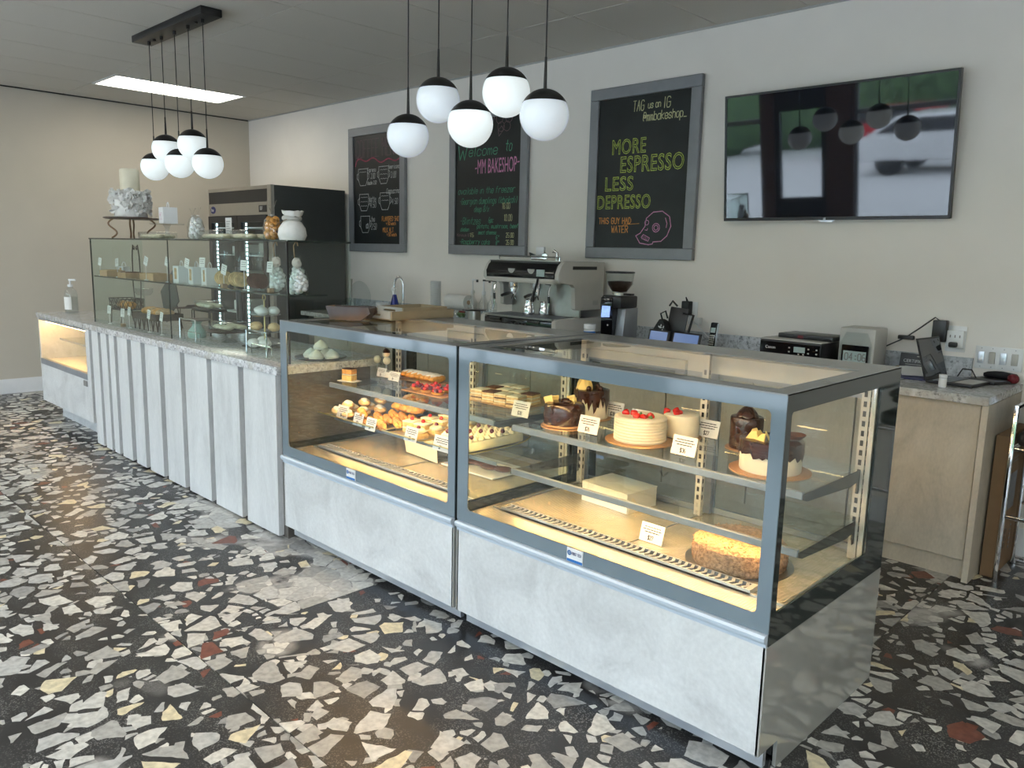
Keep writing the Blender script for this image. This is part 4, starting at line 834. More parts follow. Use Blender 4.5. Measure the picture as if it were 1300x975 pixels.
price(520, 549, zt, 'price card in front of the cherry cake squares', '6', dy=2.37, w=.095, h=.075); price(559, 561, zt, 'price card at the end of the pastry row next to the joint', '7', dy=2.36, w=.12, h=.075)
# things on the deck of the middle case
a_ = at(465, 590, z=ZD+.0); t = T('paper_sleeve', 'folded ivory card sleeve standing on the case floor below the trays', 'card', (-3.20, 2.60, ZD+.0075), -.1)
P('sleeve_panel', B().prism([(-.14, 0), (.16, 0), (.15, .085), (-.13, .105), (-.16, .125), (-.17, .10)], 1, 0, .002), 'butter', t); P('sleeve_flap', B().prism([(-.13, .105), (.15, .085), (.10, .115), (-.10, .135)], 1, .004, .006), 'butter', t)
t = T('serving_plate', 'long white rectangular plate of dark chocolate slices on the floor of the middle case', 'plate', (-2.83, 2.72, ZD), .0); P('plate_body', B().ring((-.19, .19, -.13, .13), (-.15, .15, -.09, .09), 2, .006, .014, .01).box(-.155, .155, -.095, .095, 0, .007), 'white2', t)
for k in range(4): blob('chocolate_slice', 'flat dark chocolate slice lying on the long white plate', 'pastry', 'chocolate slices', -2.93+.075*k, 2.71+.02*(k % 2), ZD+.008, (.05, .034, .013), 'choc2', .5, .06)
# ================================================================== THINGS IN AND ON THE GLASS GUARD
ZT, ZS, ZB = GT+.0095, GS+.0002, SLZ1+.0005
def yat(px, py, y): return at(px, py, y=y)
# tiered cake on its iron-legged stand
q = yat(167, 276, 2.46); cx_ = q.x; zt_ = q.z
t = T('cake_stand', 'red-brown wooden cake stand on curved iron legs on top of the glass box', 'stand', (cx_, 2.46, ZT))
P('stand_top', B().lathe([(0, 0), (.19, 0), (.205, .006), (.205, .012), (.19, .016), (0, .016)], (0, 0, zt_-ZT-.016), 36), 'wood', t)
for k in range(4):
    a = PI/4+k*PI/2+.35; hh = zt_-ZT-.016; pts = []
    for i in range(13):
        f = i/12; rr = .13+.035*math.sin(f*PI*2)*-1+.02*(1-f); pts.append((rr*math.cos(a), rr*math.sin(a), .004+f*hh))
    P('leg', B().tube(pts, .007, 8), 'bronze', t)
t = T('wedding_cake', 'two-tier display cake with a ruffled white lower tier and smooth ivory top tier', 'cake', (cx_, 2.46, zt_))
s = mpp(q); P('lower_tier', B().lathe(side_prof(.118, .205, .02), (0, 0, 0), 32), 'icing', t)
P('upper_tier', B().lathe(side_prof(.072, .17, .015), (0, 0, .205), 36), 'ivory', t)
for k in range(150):
    a = random.uniform(0, 2*PI); z = random.uniform(.024, .195); b = B(); n = 6; rr = random.uniform(.026, .046)
    va = [b.bm.verts.new((rr*math.cos(PI*i/n), -.004-.008*math.sin(i*2.1), rr*math.sin(PI*i/n)*.9)) for i in range(n+1)]; c0 = b.bm.verts.new((0, .008, 0))
    for i in range(n): b.bm.faces.new((c0, va[i], va[i+1]))
    P('ruffle_petal', b, 'icing', t, loc=(.126*math.cos(a), .126*math.sin(a), z), rot=(random.uniform(-.3, 1.0), random.uniform(-1.2, 1.2), a+PI/2+random.uniform(-1.0, 1.0)))
# gift box on a glass pedestal
q = yat(212, 284, 2.44); t = T('cake_stand', 'small clear glass pedestal holding a white gift box', 'stand', (q.x, 2.44, ZT), group='pedestals on the glass box'); hh = q.z-ZT
P('pedestal', B().lathe([(0, 0), (.055, 0), (.05, .008), (.018, .025), (.012, hh*.5), (.02, hh-.02), (.03, hh-.008), (0, hh-.008)], (0, 0, 0), 24), 'water', t); P('plate', B().lathe([(0, hh-.007), (.115, hh-.007), (.118, hh), (0, hh)], (0, 0, 0), 32), 'cleare', t)
def giftbox(px, pyb, y, z, w, d, h, lab, rz=0, grp=None, win=True, sticker=False):
    q = yat(px, pyb, y); t = T('gift_box', lab, 'box', (q.x, y, z), rz, grp)
    P('box_body', B().box(-w/2, w/2, -d/2, d/2, 0, h, .001, 1), 'white2', t)
    P('box_handle', B().tube([(.028*math.cos(PI*i/10), 0, h+.036*math.sin(PI*i/10)) for i in range(11)], .0035, 6), 'white2', t)
    if win: P('box_window', B().box(-w/2-.0012, -w/2-.0004, -d*.32, d*.22, h*.22, h*.88), 'crust', t); P('box_window', B().box(-w*.22, w*.22, -d/2-.0012, -d/2-.0004, h*.22, h*.88) if not sticker else B().box(-w/2-.0016, -w/2-.0013, -d*.3, d*.2, h*.25, h*.85), 'tanlid', t)
    if sticker:
        b = B()
        for cx2 in (-.022, .02): b.ribbon([(cx2+.022*math.cos(i*PI/6), h*.45+.026*math.sin(i*PI/6)) for i in range(13)], .002, -d/2-.001)
        write(b, 'MM', -.03, h*.42, .02, .002, y=-d/2-.001); P('box_logo', b, 'chp', t)
    return t
giftbox(214, 283, 2.44, q.z+.0005, .12, .10, .115, 'white handled gift box with a pink logo on the glass pedestal', -.15, None, True, True)
def container(px, w, d, h, y, z, lab, grp, n=8, rz=0, fill='cream2', px2=None):
    q = yat(px, 300, y); t = T('clear_container', lab, 'container', (q.x, y, z), rz, grp)
    P('tray_base', B().box(-w/2, w/2, -d/2, d/2, 0, .006, .002), 'cleare', t); P('lid', B().box(-w/2, w/2, -d/2, d/2, .0075, h, .006), 'cleare', t)
    rb = B()
    for k in range(int(w/.014)): rb.box(-w/2+.007+k*.014, -w/2+.010+k*.014, -d/2-.001, -d/2+.0005, h*.55, h*.9)
    P('lid_rib', rb, 'cleare', t, kind='stuff')
    k = 0
    for i in range(n):
        for j in range(2):
            tt = tagp(P('filled_roll', B().ball((q.x+(-w/2+.03+(w-.06)*i/max(1, n-1)), y-d/4+d/2*j, z+.024), (.024, d*.2, .016), 12, 8, .08), fill), 'pale cream roll in the '+('front' if j == 0 else 'back')+' row of the '+grp, 'pastry', 'rolls in clear boxes')
    return t
container(200, .36, .16, .055, 2.50, ZT, 'low clear plastic container of pale rolls behind the glass pedestal', 'left clear box on the top glass', 7)
container(283, .34, .17, .062, 2.46, ZT, 'clear ribbed container of cream rolls left of the kitchen sign', 'middle clear box on the top glass', 7); container(319, .24, .17, .062, 2.46, ZT, 'clear ribbed container of cream rolls beside the cookie bag', 'right clear box on the top glass', 5)
def wrapbag(px, y, z, w, h, lab, fill, neck=.05, n=26, ties=1, fs=.018, grp=None, rz=0, cat='bag', flat=.75, px_py=300):
    q = yat(px, px_py, y); t = T('treat_bag', lab, cat, (q.x, y, z), rz, grp); r = w/2
    pr = [(0, 0), (r*.82, 0), (r, h*.12), (r*1.02, h*.5), (r*.8, h*.8), (r*.25, h*.96), (r*.16, h)]
    b = B().lathe(pr, (0, 0, 0), 18, .003); 
    for v in b.bm.verts: v.co.y *= flat
    P('wrapper', b, 'cleare', t)
    for k in range(ties):
        x = 0 if ties == 1 else (-.3+.6*k)*w
        b = B()
        for i in range(7): a = i*.9; b.face([(x, 0, h*.97), (x+.02*math.cos(a)+neck*.5*math.cos(a+.3), .02*math.sin(a), h+neck), (x+.025*math.cos(a+.6), .02*math.sin(a+.6), h+neck*.85)])
        P('wrapper_ruff', b, 'cleare', t); P('tie', B().tube([(x+r*.17*math.cos(i*PI/4), r*.17*flat*math.sin(i*PI/4), h*.97) for i in range(8)], .003, 5, True), 'paper', t)
    for k in range(n):
        a = k*2.4; lay = k/n; rr = r*.72*math.sqrt(((k*37) % 100)/100.0)*(1 if lay < .7 else .7)
        P('treat', B().ball((0, 0, 0), (fs, fs*.9, fs*.7), 9, 6, .12), fill, t, loc=(rr*math.cos(a), rr*flat*math.sin(a), fs*.8+lay*h*.74), rot=(a, a*.5, a))
    return t
wrapbag(249, 2.46, ZT, .14, .17, 'clear bag of white meringue kisses with two twisted ears on the top glass', 'icing', .05, 34, 2, .02)
q = yat(273, 300, 2.52); t = T('sign_card', 'small white menu card standing behind the clear containers', 'card', (q.x, 2.62, ZT)); P('card', B().box(-.045, .045, 0, .002, .0, .155), 'paper', t); b = B(); [b.ribbon([(-.03, .13-k*.016), (.03-(k % 3)*.012, .13-k*.016)], .004, -.001) for k in range(6)]; P('printing', b, 'ink', t, kind='stuff')
wrapbag(346, 2.44, ZT, .135, .155, 'clear cellophane bag of golden brown cookies on the top glass', 'pastry', .085, 30, 1, .022)
q = yat(371, 300, 2.44); t = T('gift_sack', 'round white fabric sack with a grey band at the right end of the top glass', 'bag', (q.x, 2.44, ZT))
b = B().lathe([(0, 0), (.07, 0), (.082, .03), (.078, .07), (.055, .105), (.035, .12)], (0, 0, 0), 20, .003); P('sack_body', b, 'icing', t); P('sack_band', B().tube([(.042*math.cos(i*PI/8), .042*math.sin(i*PI/8), .128) for i in range(16)], .016, 8, True), 'greyp', t)
P('sack_top', B().lathe([(.03, .13), (.055, .15), (.065, .17), (.045, .16), (0, .148)], (.01, 0, 0), 14, .006), 'icing', t); P('sack_cord', B().tube([(.03, -.05, .12), (-.03, -.08, .09), (-.07, -.055, .055)], .002, 5), 'bronze', t); P('cord_bead', B().ball((-.072, -.056, .05), .008, 8, 6), 'choc', t)
# glass shelf items
def smallcard(px, py, y, z, lab, w=.07, h=.05, stem=None, tiltz=0):
    q = yat(px, py, y); t = T('price_card', lab, 'price card', (q.x, y, z), 0, 'small cards in the glass box')
    zz = q.z-z-h/2; zz = max(.004, zz)
    o = P('card', B().box(-w/2, w/2, -.0008, .0008, 0, h), 'paper', t, loc=(0, 0, zz), rot=(-.1, tiltz, 0)); b = B(); [b.ribbon([(-w*.35, h*.8-k*h*.2), (w*(.35-.1*(k % 2)), h*.8-k*h*.2)], .0035, -.0012) for k in range(3)]; P('printing', b, 'ink', o, kind='stuff')
    P('card_clip', B().tube([(0, .003, .001), (0, .003, zz+.004)], .0018, 6).box(-.012, .012, -.006, .014, 0, .004), 'white2', t)
    P('clip_block', B().box(-.014, .014, -.012, .02, .0, .026, .002), 'woodl', t) if stem else None
    return t
def woodbox(px, y, z, w, d, h, lab, n, mt_='tanlid', rz=0):
    q = yat(px, 350, y); t = T('kraft_tray', lab, 'tray', (q.x, y, z), rz, 'kraft trays on the glass shelf')
    for a in ((-w/2, -w/2+.003, -d/2, d/2), (w/2-.003, w/2, -d/2, d/2), (-w/2+.003, w/2-.003, -d/2, -d/2+.003), (-w/2+.003, w/2-.003, d/2-.003, d/2)): P('tray_wall', B().box(*a, .002, h), 'tan', t)
    P('tray_floor', B().box(-w/2, w/2, -d/2, d/2, 0, .002), 'tan', t)
    for k in range(n):
        x = q.x-w/2+.02+(w-.04)*(k+.5)/n; tagp(P('wafer', B().obox((x, y, z+h*.62), (w/n*.8, d*.8, h*1.0), Matrix.Rotation(.12*((k % 3)-1), 4, 'Y'), .002), mt_), 'thin brown wafer standing in the '+lab.split(' of ')[0], 'biscuit', 'wafers in kraft trays')
woodbox(143, 2.345, ZS, .16, .14, .045, 'small kraft tray of wafers at the far left of the glass shelf', 5); woodbox(166, 2.36, ZS, .15, .14, .040, 'kraft tray of dark wafers left of centre', 5, 'choc2', .05); woodbox(198, 2.40, ZS, .25, .14, .042, 'long kraft tray of wafers beside the white boxes', 8)
giftbox(158, 350, 2.46, ZS, .07, .06, .075, 'tiny white handled box behind the kraft trays', .2, 'white handled boxes'); giftbox(231, 352, 2.37, ZS, .10, .085, .115, 'leftmost white handled box with a side window on the glass shelf', -.05, 'white handled boxes'); giftbox(250, 354, 2.37, ZS, .08, .085, .115, 'middle white handled box on the glass shelf', -.05, 'white handled boxes'); giftbox(267, 356, 2.37, ZS, .08, .085, .115, 'white handled box next to the biscuit bags', -.05, 'white handled boxes')
for px, py, lab, tz in ((126, 332, 'far left card leaning over the first kraft tray', .1), (148, 333, 'second card from the left above the kraft trays', -.15), (184, 331, 'tilted card above the long kraft tray', .25), (211, 332, 'tilted card left of the white boxes', .2), (236, 334, 'card leaning on the leftmost white box', .2), (256, 333, 'wide card held above the middle white box', 0), (283, 342, 'tilted card before the first biscuit bag', .2), (309, 337, 'card on a tall pin between the biscuit bags', 0), (342, 339, 'card between the biscuits and the meringue bags', 0)):
    smallcard(px, py, 2.30, ZS, lab, .085 if px in (256, 309) else .065, .062, px in (283, 342), tz)
def discbag(px, y, z, lab, mt_, n, w=.12, hgt=.12, lean=.35):
    q = yat(px, 355, y); t = T('biscuit_bag', lab, 'bag', (q.x, y, z), -.1, 'wrapped biscuits on the glass shelf')
    for k in range(n): P('biscuit', B().tube([(-w/2+w*(k+.2)/n, 0, .052), (-w/2+w*(k+.75)/n, 0, .053)], .046, 18), mt_, t, rot=(0, 0, 0))
    b = B().lathe([(0, 0), (w*.55, 0), (w*.62, .03), (w*.6, .09), (w*.42, .12), (w*.3, .15), (w*.45, .20), (w*.5, .225)], (0, 0, 0), 16, .004)
    for v in b.bm.verts: v.co.y *= .55
    P('wrapper', b, 'cleare', t)
discbag(284, 2.40, ZS, 'clear bag of pale oval biscuits next to the white boxes', 'pale', 3, .10); discbag(303, 2.40, ZS, 'clear bag of golden biscuits in the middle of the glass shelf', 'pale', 4, .13); discbag(327, 2.40, ZS, 'clear bag of dark pink biscuits on the glass shelf', 'choc2', 6, .13)
for px, lab, w_, pk in ((350, 'tall clear bag of white meringues behind the small wooden block', .12, 36), (376, 'large bulging bag of meringues at the right end of the glass shelf', .15, 50)):
    t = wrapbag(px, 2.36 if px == 350 else 2.33, ZS, w_, .17, lab, 'icing', .05, pk, 1, .019, 'meringue bags'); P('organza_tie', B().ball((0, 0, .175), (.03, .026, .03), 12, 8, .15), 'pink', t)
    P('raffia_loop', B().tube([(-.02, 0, .19), (-.03, 0, .27), (0, 0, .30), (.015, 0, .27)], .0035, 6), 'woodl', t)
# counter level items
q = yat(146, 385, 2.36); q.x = max(q.x, -6.91); t = T('wire_basket', 'dark wrought iron lattice basket with scrolled handle at the left end inside the glass box', 'basket', (q.x+.06, 2.428, ZB)); z0 = .115
fr = B()
for z in (z0, z0+.085): fr.tube([(-.13, -.09, z), (.13, -.09, z), (.13, .09, z), (-.13, .09, z)], .0035, 6, True)
P('basket_rim', fr, 'iron', t)
la = B()
for k in range(8):
    x = -.13+.0325*k
    for y in (-.09, .09): la.tube([(x, y, z0), (x+.0325, y, z0+.085)], .002, 5); la.tube([(x+.0325, y, z0), (x, y, z0+.085)], .002, 5)
for k in range(5):
    y = -.09+.036*k
    for x in (-.13, .13): la.tube([(x, y, z0), (x, y+.036, z0+.085)], .002, 5); la.tube([(x, y+.036, z0), (x, y, z0+.085)], .002, 5)
P('basket_lattice', la, 'iron', t, kind='stuff'); P('basket_floor', B().box(-.13, .13, -.09, .09, z0-.002, z0+.001), 'iron', t)
for sx in (-.11, .11):
    for sy in (-.08, .08): P('leg', B().tube([(sx, sy, z0), (sx*1.05, sy, .06), (sx*.95, sy*1.1, .004)], .004, 6), 'iron', t)
for sx in (-.055, .055): P('handle_post', B().tube([(sx, .092, z0), (sx*1.5, .092, z0+.2), (sx*1.35, .092, z0+.42), (sx*.9, .092, z0+.52)], .0045, 7), 'iron', t)
sc2 = B()
for sg in (-1, 1): sc2.tube([(sg*(.028+.022*(1-i/22)*math.cos(i*.42)), .092, z0+.49+.022*(1-i/22)*math.sin(i*.42)) for i in range(20)], .003, 6); sc2.tube([(sg*.072, .092, z0+.44), (sg*.05, .092, z0+.49)], .003, 6)
P('handle_scroll', sc2, 'iron', t)
for k in range(4): tagp(P('bread_roll', B().ball((q.x+.06-.08+.055*k, 2.428, ZB+z0+.034), (.034, .05, .032), 12, 8, .05), 'pastry' if k % 2 else 'tanlid'), 'brown roll lying in the iron lattice basket', 'bread roll', 'rolls in the iron basket')
t = T('wine_glass', 'upturned glass bowl behind the iron basket', 'glass', (q.x+.06, 2.57, ZB), 0); P('bowl', B().lathe([(.0, .22), (.05, .225), (.07, .25), (.075, .28), (.07, .282)], (0, 0, 0), 20), 'water', t); P('stem', B().cyl((0, 0, .0), .006, .22, 8), 'water', t)
q = yat(197, 405, 2.40)
t = T('wicker_tray', 'low dark wicker tray on bent legs holding brown loaves', 'tray', (q.x, 2.42, ZB), .05); z0 = .085
wk = B()
for j in range(5): wk.tube([(-.20, -.10, z0+j*.010), (.20, -.10, z0+j*.010), (.20, .10, z0+j*.010), (-.20, .10, z0+j*.010)], .0055, 6, True)
P('wicker_side', wk, 'wicker', t); P('tray_floor', B().box(-.20, .20, -.10, .10, z0-.004, z0+.002), 'wicker', t)
for k in range(6):
    x = -.19+.076*k; P('leg', B().tube([(x-.025, -.09, z0), (x, -.09, .004), (x+.025, -.09, z0)], .005, 6), 'iron', t)
for sx in (-.18, .18): P('leg', B().tube([(sx, .09, z0), (sx, .09, .004)], .005, 6), 'iron', t)
for k in range(4): tagp(P('loaf', B().ball((q.x-.13+.09*k, 2.42, ZB+z0+.05), (.05, .07, .034), 12, 8, .05), ['pastry', 'tanlid'][k % 2]), 'flat brown loaf piled in the dark wicker tray', 'loaf', 'loaves in the wicker tray')
t = T('slate_lid', 'dark slate board leaning at an angle behind the wicker tray', 'board', (q.x-.08, 2.56, ZB)); P('slate_board', B().box(-.155, .155, -.004, .004, 0, .29), 'slateb', t, rot=(-.12, -.62, 0), loc=(.02, 0, .125))
P('board_prop', B().tube([(.12, .03, .004), (.02, .03, .2)], .005, 6), 'iron', t)
t = T('leather_tray', 'brown folded tray raised on thin legs at the back', 'tray', (yat(236, 390, 2.58).x-.02, 2.59, ZB)); P('tray_plate', B().prism([(-.13, .165), (.10, .185), (.14, .20), (.12, .178), (.09, .168), (-.13, .155)], 1, -.05, .05), 'wood', t)
for sx in (-.11, .10): P('leg', B().tube([(sx, 0, .16), (sx, 0, .003)], .0035, 6), 'iron', t)
q = yat(246, 428, 2.40); t = T('pedestal_dish', 'pale green ceramic pedestal with a dark wooden plate', 'stand', (q.x, 2.425, ZB)); P('pedestal', B().lathe([(0, 0), (.055, 0), (.062, .012), (.060, .045), (.030, .082), (.028, .10), (.04, .115), (0, .115)], (0, 0, 0), 28), 'teal', t); P('plate', B().lathe([(0, .116), (.095, .122), (.105, .13), (0, .127)], (0, 0, 0), 30), 'wood', t)
for px, lab in ((240, 'left chrome wire riser inside the glass box'), (327, 'right chrome wire riser below the round tiers')):
    q = yat(px, 415, 2.285); t = T('wire_riser', lab, 'stand', (q.x, 2.290, ZB), 0, 'chrome wire risers')
    P('riser_wire', B().tube([(-.12, -.015, .004), (-.12, -.015, .15), (.12, -.015, .15), (.12, -.015, .004)], .004, 7), 'chrome', t); P('riser_wire', B().tube([(-.12, .015, .004), (-.12, .015, .06), (.12, .015, .06), (.12, .015, .004)], .003, 7), 'chrome', t)
container(262, .24, .12, .06, 2.58, ZB+.1905, 'clear container of pastries on the dark tray behind the green pedestal', 'upper box inside the glass box', 5); t = T('riser_tray', 'dark tray on legs under the clear container', 'tray', (yat(262, 300, 2.58).x, 2.58, ZB)); P('tray_plate', B().box(-.15, .15, -.065, .065, .17, .19, .003), 'blackm', t)
for sx in (-.13, .13): P('leg', B().tube([(sx, .055, .17), (sx, .055, .002)], .005, 6), 'blackm', t); P('leg', B().tube([(sx, -.055, .17), (sx, -.055, .002)], .005, 6), 'blackm', t)
q = yat(288, 415, 2.46); container(288, .22, .18, .06, 2.48, ZB+.0805, 'clear container of sugared pastries beside the round tiers', 'lower box inside the glass box', 5)
t = T('plate_stand', 'round brown plate on short glass foot under the lower clear container', 'stand', (q.x, 2.48, ZB)); P('plate', B().lathe([(0, .068), (.15, .072), (.16, .08), (0, .078)], (0, 0, 0), 32), 'wood', t); P('foot', B().lathe([(0, 0), (.05, 0), (.015, .03), (.02, .067), (0, .067)], (0, 0, 0), 20), 'water', t)
q = yat(333, 436, 2.44); t = T('tiered_stand', 'three-tier glass cake stand with a gold rod and ring', 'stand', (q.x, 2.46, ZB))
P('rod', B().tube([(0, 0, .002), (0, 0, .31)], .005, 8), 'gold', t); P('ring_handle', B().tube([(.018*math.cos(i*PI/8), 0, .33+.018*math.sin(i*PI/8)) for i in range(16)], .003, 6, True), 'gold', t)
for z, r_ in ((.02, .14), (.115, .125), (.215, .10)): P('tier_plate', B().lathe([(0, z), (r_*.8, z), (r_, z+.008), (r_*.98, z+.011), (r_*.8, z+.004), (0, z+.004)], (0, 0, 0), 32), 'cleare', t)
k = 0
for z, pts_ in ((.2195, ((-.05, 0), (.03, -.03), (.04, .04))), (.1195, ((-.07, -.02), (.06, .03))), (.0245, ((.02, -.09), (.09, -.05), (-.08, .03)))):
    for dx, dy in pts_:
        tagp(P('wrapped_bun', B().ball((q.x+dx, 2.46+dy, ZB+z+.028), (.042, .038, .028), 14, 9, .07), 'icing' if z != .1195 else 'pale'), ('white' if z != .1195 else 'golden')+' wrapped bun on the '+{.2195: 'top', .1195: 'middle', .0245: 'bottom'}[z]+' tier of the glass stand', 'bun', 'buns on the tiered stand')
for px, py, lab, tz in ((138, 393, 'card hanging at the left of the iron basket', 0), (155, 397, 'card in front of the rolls in the iron basket', 0), (163, 395, 'narrow card right of the iron basket', .1), (188, 399, 'card before the wicker tray, left one', .1), (204, 402, 'card before the wicker tray, right one', .12)): smallcard(px, py, 2.285, ZB, lab, .075 if px < 160 else .05, .065, px == 155, tz)
q = yat(392, 402, 2.9)
t = T('foil_platter', 'round dark plate of white meringue buns behind the guard at the joint with the cases', 'plate', (-4.03, 2.52, ZB)); P('plate', B().lathe([(0, 0), (.11, 0), (.15, .012), (.148, .016), (.11, .006), (0, .006)], (0, 0, 0), 32), 'slateb', t)
for k, (dx, dy, dz) in enumerate(((-.06, -.03, 0), (.03, -.05, 0), (.07, .03, 0), (-.02, .05, 0), (0, 0, .05))): tagp(P('meringue_bun', B().lathe([(0, 0), (.04, 0), (.045, .015), (.03, .035), (.008, .05), (0, .055)], (-4.03+dx, 2.52+dy, ZB+.007+dz), 16, .002), 'icing'), 'large white meringue on the dark plate behind the corner strip', 'meringue', 'meringues on the dark plate')
# sanitizer
q = at(91.5, 397.5, z=SLZ1); q.x = max(q.x, -8.12); t = T('pump_bottle', 'clear plastic hand sanitizer pump bottle on the far left of the stone slab', 'bottle', (q.x, q.y, SLZ1+.0005), .9)
s = mpp(q); P('bottle_body', B().lathe([(0, 0), (.052, 0), (.056, .01), (.056, .17), (.048, .205), (.022, .228), (.022, .24)], (0, 0, 0), 28), 'cleare', t); P('gel', B().lathe([(0, .003), (.050, .003), (.052, .012), (.052, .15), (0, .15)], (0, 0, 0), 24), 'water', t)
P('bottle_label', B().prism([(.0575*math.cos(a*PI/16), .0575*math.sin(a*PI/16)) for a in range(-20, -5)]+[(.0568*math.cos(a*PI/16), .0568*math.sin(a*PI/16)) for a in range(-6, -21, -1)], 2, .035, .15), 'paper', t)
P('pump', B().cyl((0, 0, .24), .022, .022, 20).cyl((0, 0, .262), .008, .035, 12).box(-.012, .05, -.009, .009, .295, .312, .003), 'white2', t)
# ================================================================== THINGS ON TOP OF THE MIDDLE CASE
ZK = 1.2398
t = T('wooden_trough', 'rough red-brown wooden trough on the glass top of the middle case', 'trough', (-3.67, 2.50, ZK), .55)
P('trough_wall', B().prism([(-.11, 0), (.075, 0), (.125, .04), (.115, .072), (-.135, .072)], 1, -.055, -.043), 'wood', t); P('trough_wall', B().prism([(-.11, 0), (.075, 0), (.125, .04), (.115, .072), (-.135, .072)], 1, .043, .055), 'wood', t)
P('trough_floor', B().box(-.11, .08, -.043, .043, 0, .012), 'woodl', t); P('trough_end', B().obox((.102, 0, .04), (.012, .085, .062), Matrix.Rotation(.35, 4, 'Y')), 'wood', t); P('trough_end', B().obox((-.122, 0, .038), (.012, .085, .072), Matrix.Rotation(-.3, 4, 'Y')), 'woodl', t)
for k, dz in ((0, 0), (1, .022)):
    t = T('wooden_tray', ('lower' if k == 0 else 'upper')+' grey-brown serving tray with cut-out handle on the middle case top', 'tray', (-3.65+k*.012, 2.86+k*.03, ZK+dz), 0, 'serving trays on the middle case'); hh = .048 if k == 0 else .042; w2 = .15 if k == 0 else .118; d2 = .225 if k == 0 else .16
    z0 = 0 if k == 0 else -.012
    P('tray_floor', B().box(-w2, w2, -d2, d2, .0 if k == 0 else -.0155, .006 if k == 0 else -.010), 'bgbrown', t)
    for sx in (-1, 1): P('tray_side', B().box(sx*w2-.005, sx*w2+.005, -d2, d2, .0065+z0, hh), 'bgbrown', t)
    for sy in (-1, 1): P('tray_end', B().ring((-w2+.005, w2-.005, .0065+z0, hh), (-.055, .055, .018, hh-.012), 1, sy*d2-.004, sy*d2+.004, .006), 'greyp' if sy < 0 else 'bgbrown', t)
# ================================================================== THINGS ON THE BACK COUNTER
ZW = .9725
# espresso machine
X0, X1, Y0_, Y1_ = -4.69, -3.882, 4.435, 5.00
t = T('espresso_machine', 'large white and black two-group espresso machine on the back counter', 'coffee machine', ((X0+X1)/2, Y0_, ZW)); w = (X1-X0)/2
for sx in (-w+.06, w-.06):
    for sy in (.06, .50): P('foot', B().cyl((sx, sy, 0), .022, .045, 16), 'chrome', t)
D_ = Y1_-Y0_
for sx, nm in ((-w, 'left'), (w-.04, 'right')):
    P('lower_side', B().prism([(.0, .05), (D_, .05), (D_, .165), (.03, .165), (.0, .15)], 0, sx, sx+.04, .004), 'enam', t)
    P('upper_side', B().prism([(.02, .46), (.02, .50), (.05, .56), (.09, .595), (D_, .595), (D_, .225), (.255, .225), (.22, .235), (.215, .40), (.19, .425), (.05, .43)][::-1], 0, sx, sx+.04, .004), 'enam', t)
P('vent_slot', B().box(w, w+.001, .18, .47, .535, .56), 'black', t); P('side_emblem', B().box(w, w+.001, .44, .50, .262, .298), 'greyp', t)
P('base_body', B().box(-w+.04, w-.04, .03, D_, .05, .150), 'black', t); P('front_apron', B().box(-w+.041, w-.041, .004, .03, .055, .140, .004), 'blackg', t)
P('drip_tray', B().box(-w+.04, w-.04, .004, .30, .151, .163), 'steel', t)
gr = B()
for k in range(26): gr.box(-w+.06+k*.027, -w+.072+k*.027, .015, .28, .1635, .167)
P('drip_grate', gr, 'alud', t, kind='stuff')
for sx in (-.24, .18): P('tray_clip', B().prism([(-.07, .142), (.07, .142), (.055, .122), (-.055, .122)], 1, -.006, .004), 'chrome', t, loc=(sx, 0, 0))
fontmesh('maker_lettering', 'FAEMA', .05, 'chrome', t, (-.11, -.0005, .080), sx=1.5, ext=.001)
P('rear_wall', B().box(-w+.04, w-.04, .32, .34, .165, .43), 'steel', t); P('upper_body', B().box(-w+.04, w-.04, .06, D_-.01, .43, .59), 'black', t)
P('front_panel', B().prism([(.018, .462), (.012, .51), (.04, .56), (.075, .588), (.09, .588), (.09, .462)], 0, -w+.041, w-.041), 'blackg', t); P('lower_lip', B().prism([(.006, .425), (.0, .452), (.010, .462), (.10, .462), (.10, .425)], 0, -w+.041, w-.041, .003), 'enam', t)
P('touch_display', B().box(.19, .27, .0085, .014, .478, .530), 'lcd', t); 
for sx in (-.08, .13): P('panel_disc', B().prism([(.035*math.cos(-PI*i/10), .535+.035*math.sin(-PI*i/10)) for i in range(11)], 1, .006, .012), 'greyp', t, loc=(sx, .004, -.004))
P('cup_rail', B().tube([(-w+.08, .12, .60), (-w+.08, .12, .625), (w-.08, .12, .625), (w-.08, .12, .60)], .006, 8), 'chrome', t); P('top_plate', B().box(-w+.05, w-.05, .12, D_-.02, .5905, .597), 'steel', t)
for sx in (-.19, .06):
    g_ = P('group_head', B().cyl((sx, .16, .375), .045, .055, 24, .05).cyl((sx, .16, .352), .036, .023, 24), 'chrome', t)
    P('portafilter', B().cyl((sx, .16, .325), .034, .028, 22), 'chrome', t); P('portafilter_handle', B().tube([(sx, .13, .337), (sx+.03, .04, .330), (sx+.07, -.045, .322)], [.009, .014, .012], 10), 'black', t); P('spout', B().tube([(sx, .16, .33), (sx-.015, .16, .30), (sx-.02, .16, .285)], .006, 8).tube([(sx, .16, .33), (sx+.015, .16, .30), (sx+.02, .16, .285)], .006, 8), 'chrome', t)
for sx, k in ((-w+.10, 0), (w-.12, 1)):
    P('steam_wand', B().tube([(sx, .07, .42), (sx, .05, .36), (sx+.01, .045, .26), (sx, .04, .20)], .006, 8), 'chrome', t); P('steam_knob', B().tube([(sx, .02, .445), (sx, .055, .44)], .026, 18), 'black', t); P('wand_grip', B().tube([(sx+.004, .047, .33), (sx+.008, .046, .28)], .010, 10), 'black', t)
P('lever', B().tube([(w-.19, .0, .46), (w-.17, -.03, .43), (w-.20, -.035, .34), (w-.21, -.035, .29)], [.008, .009, .012, .016], 10), 'black', t)
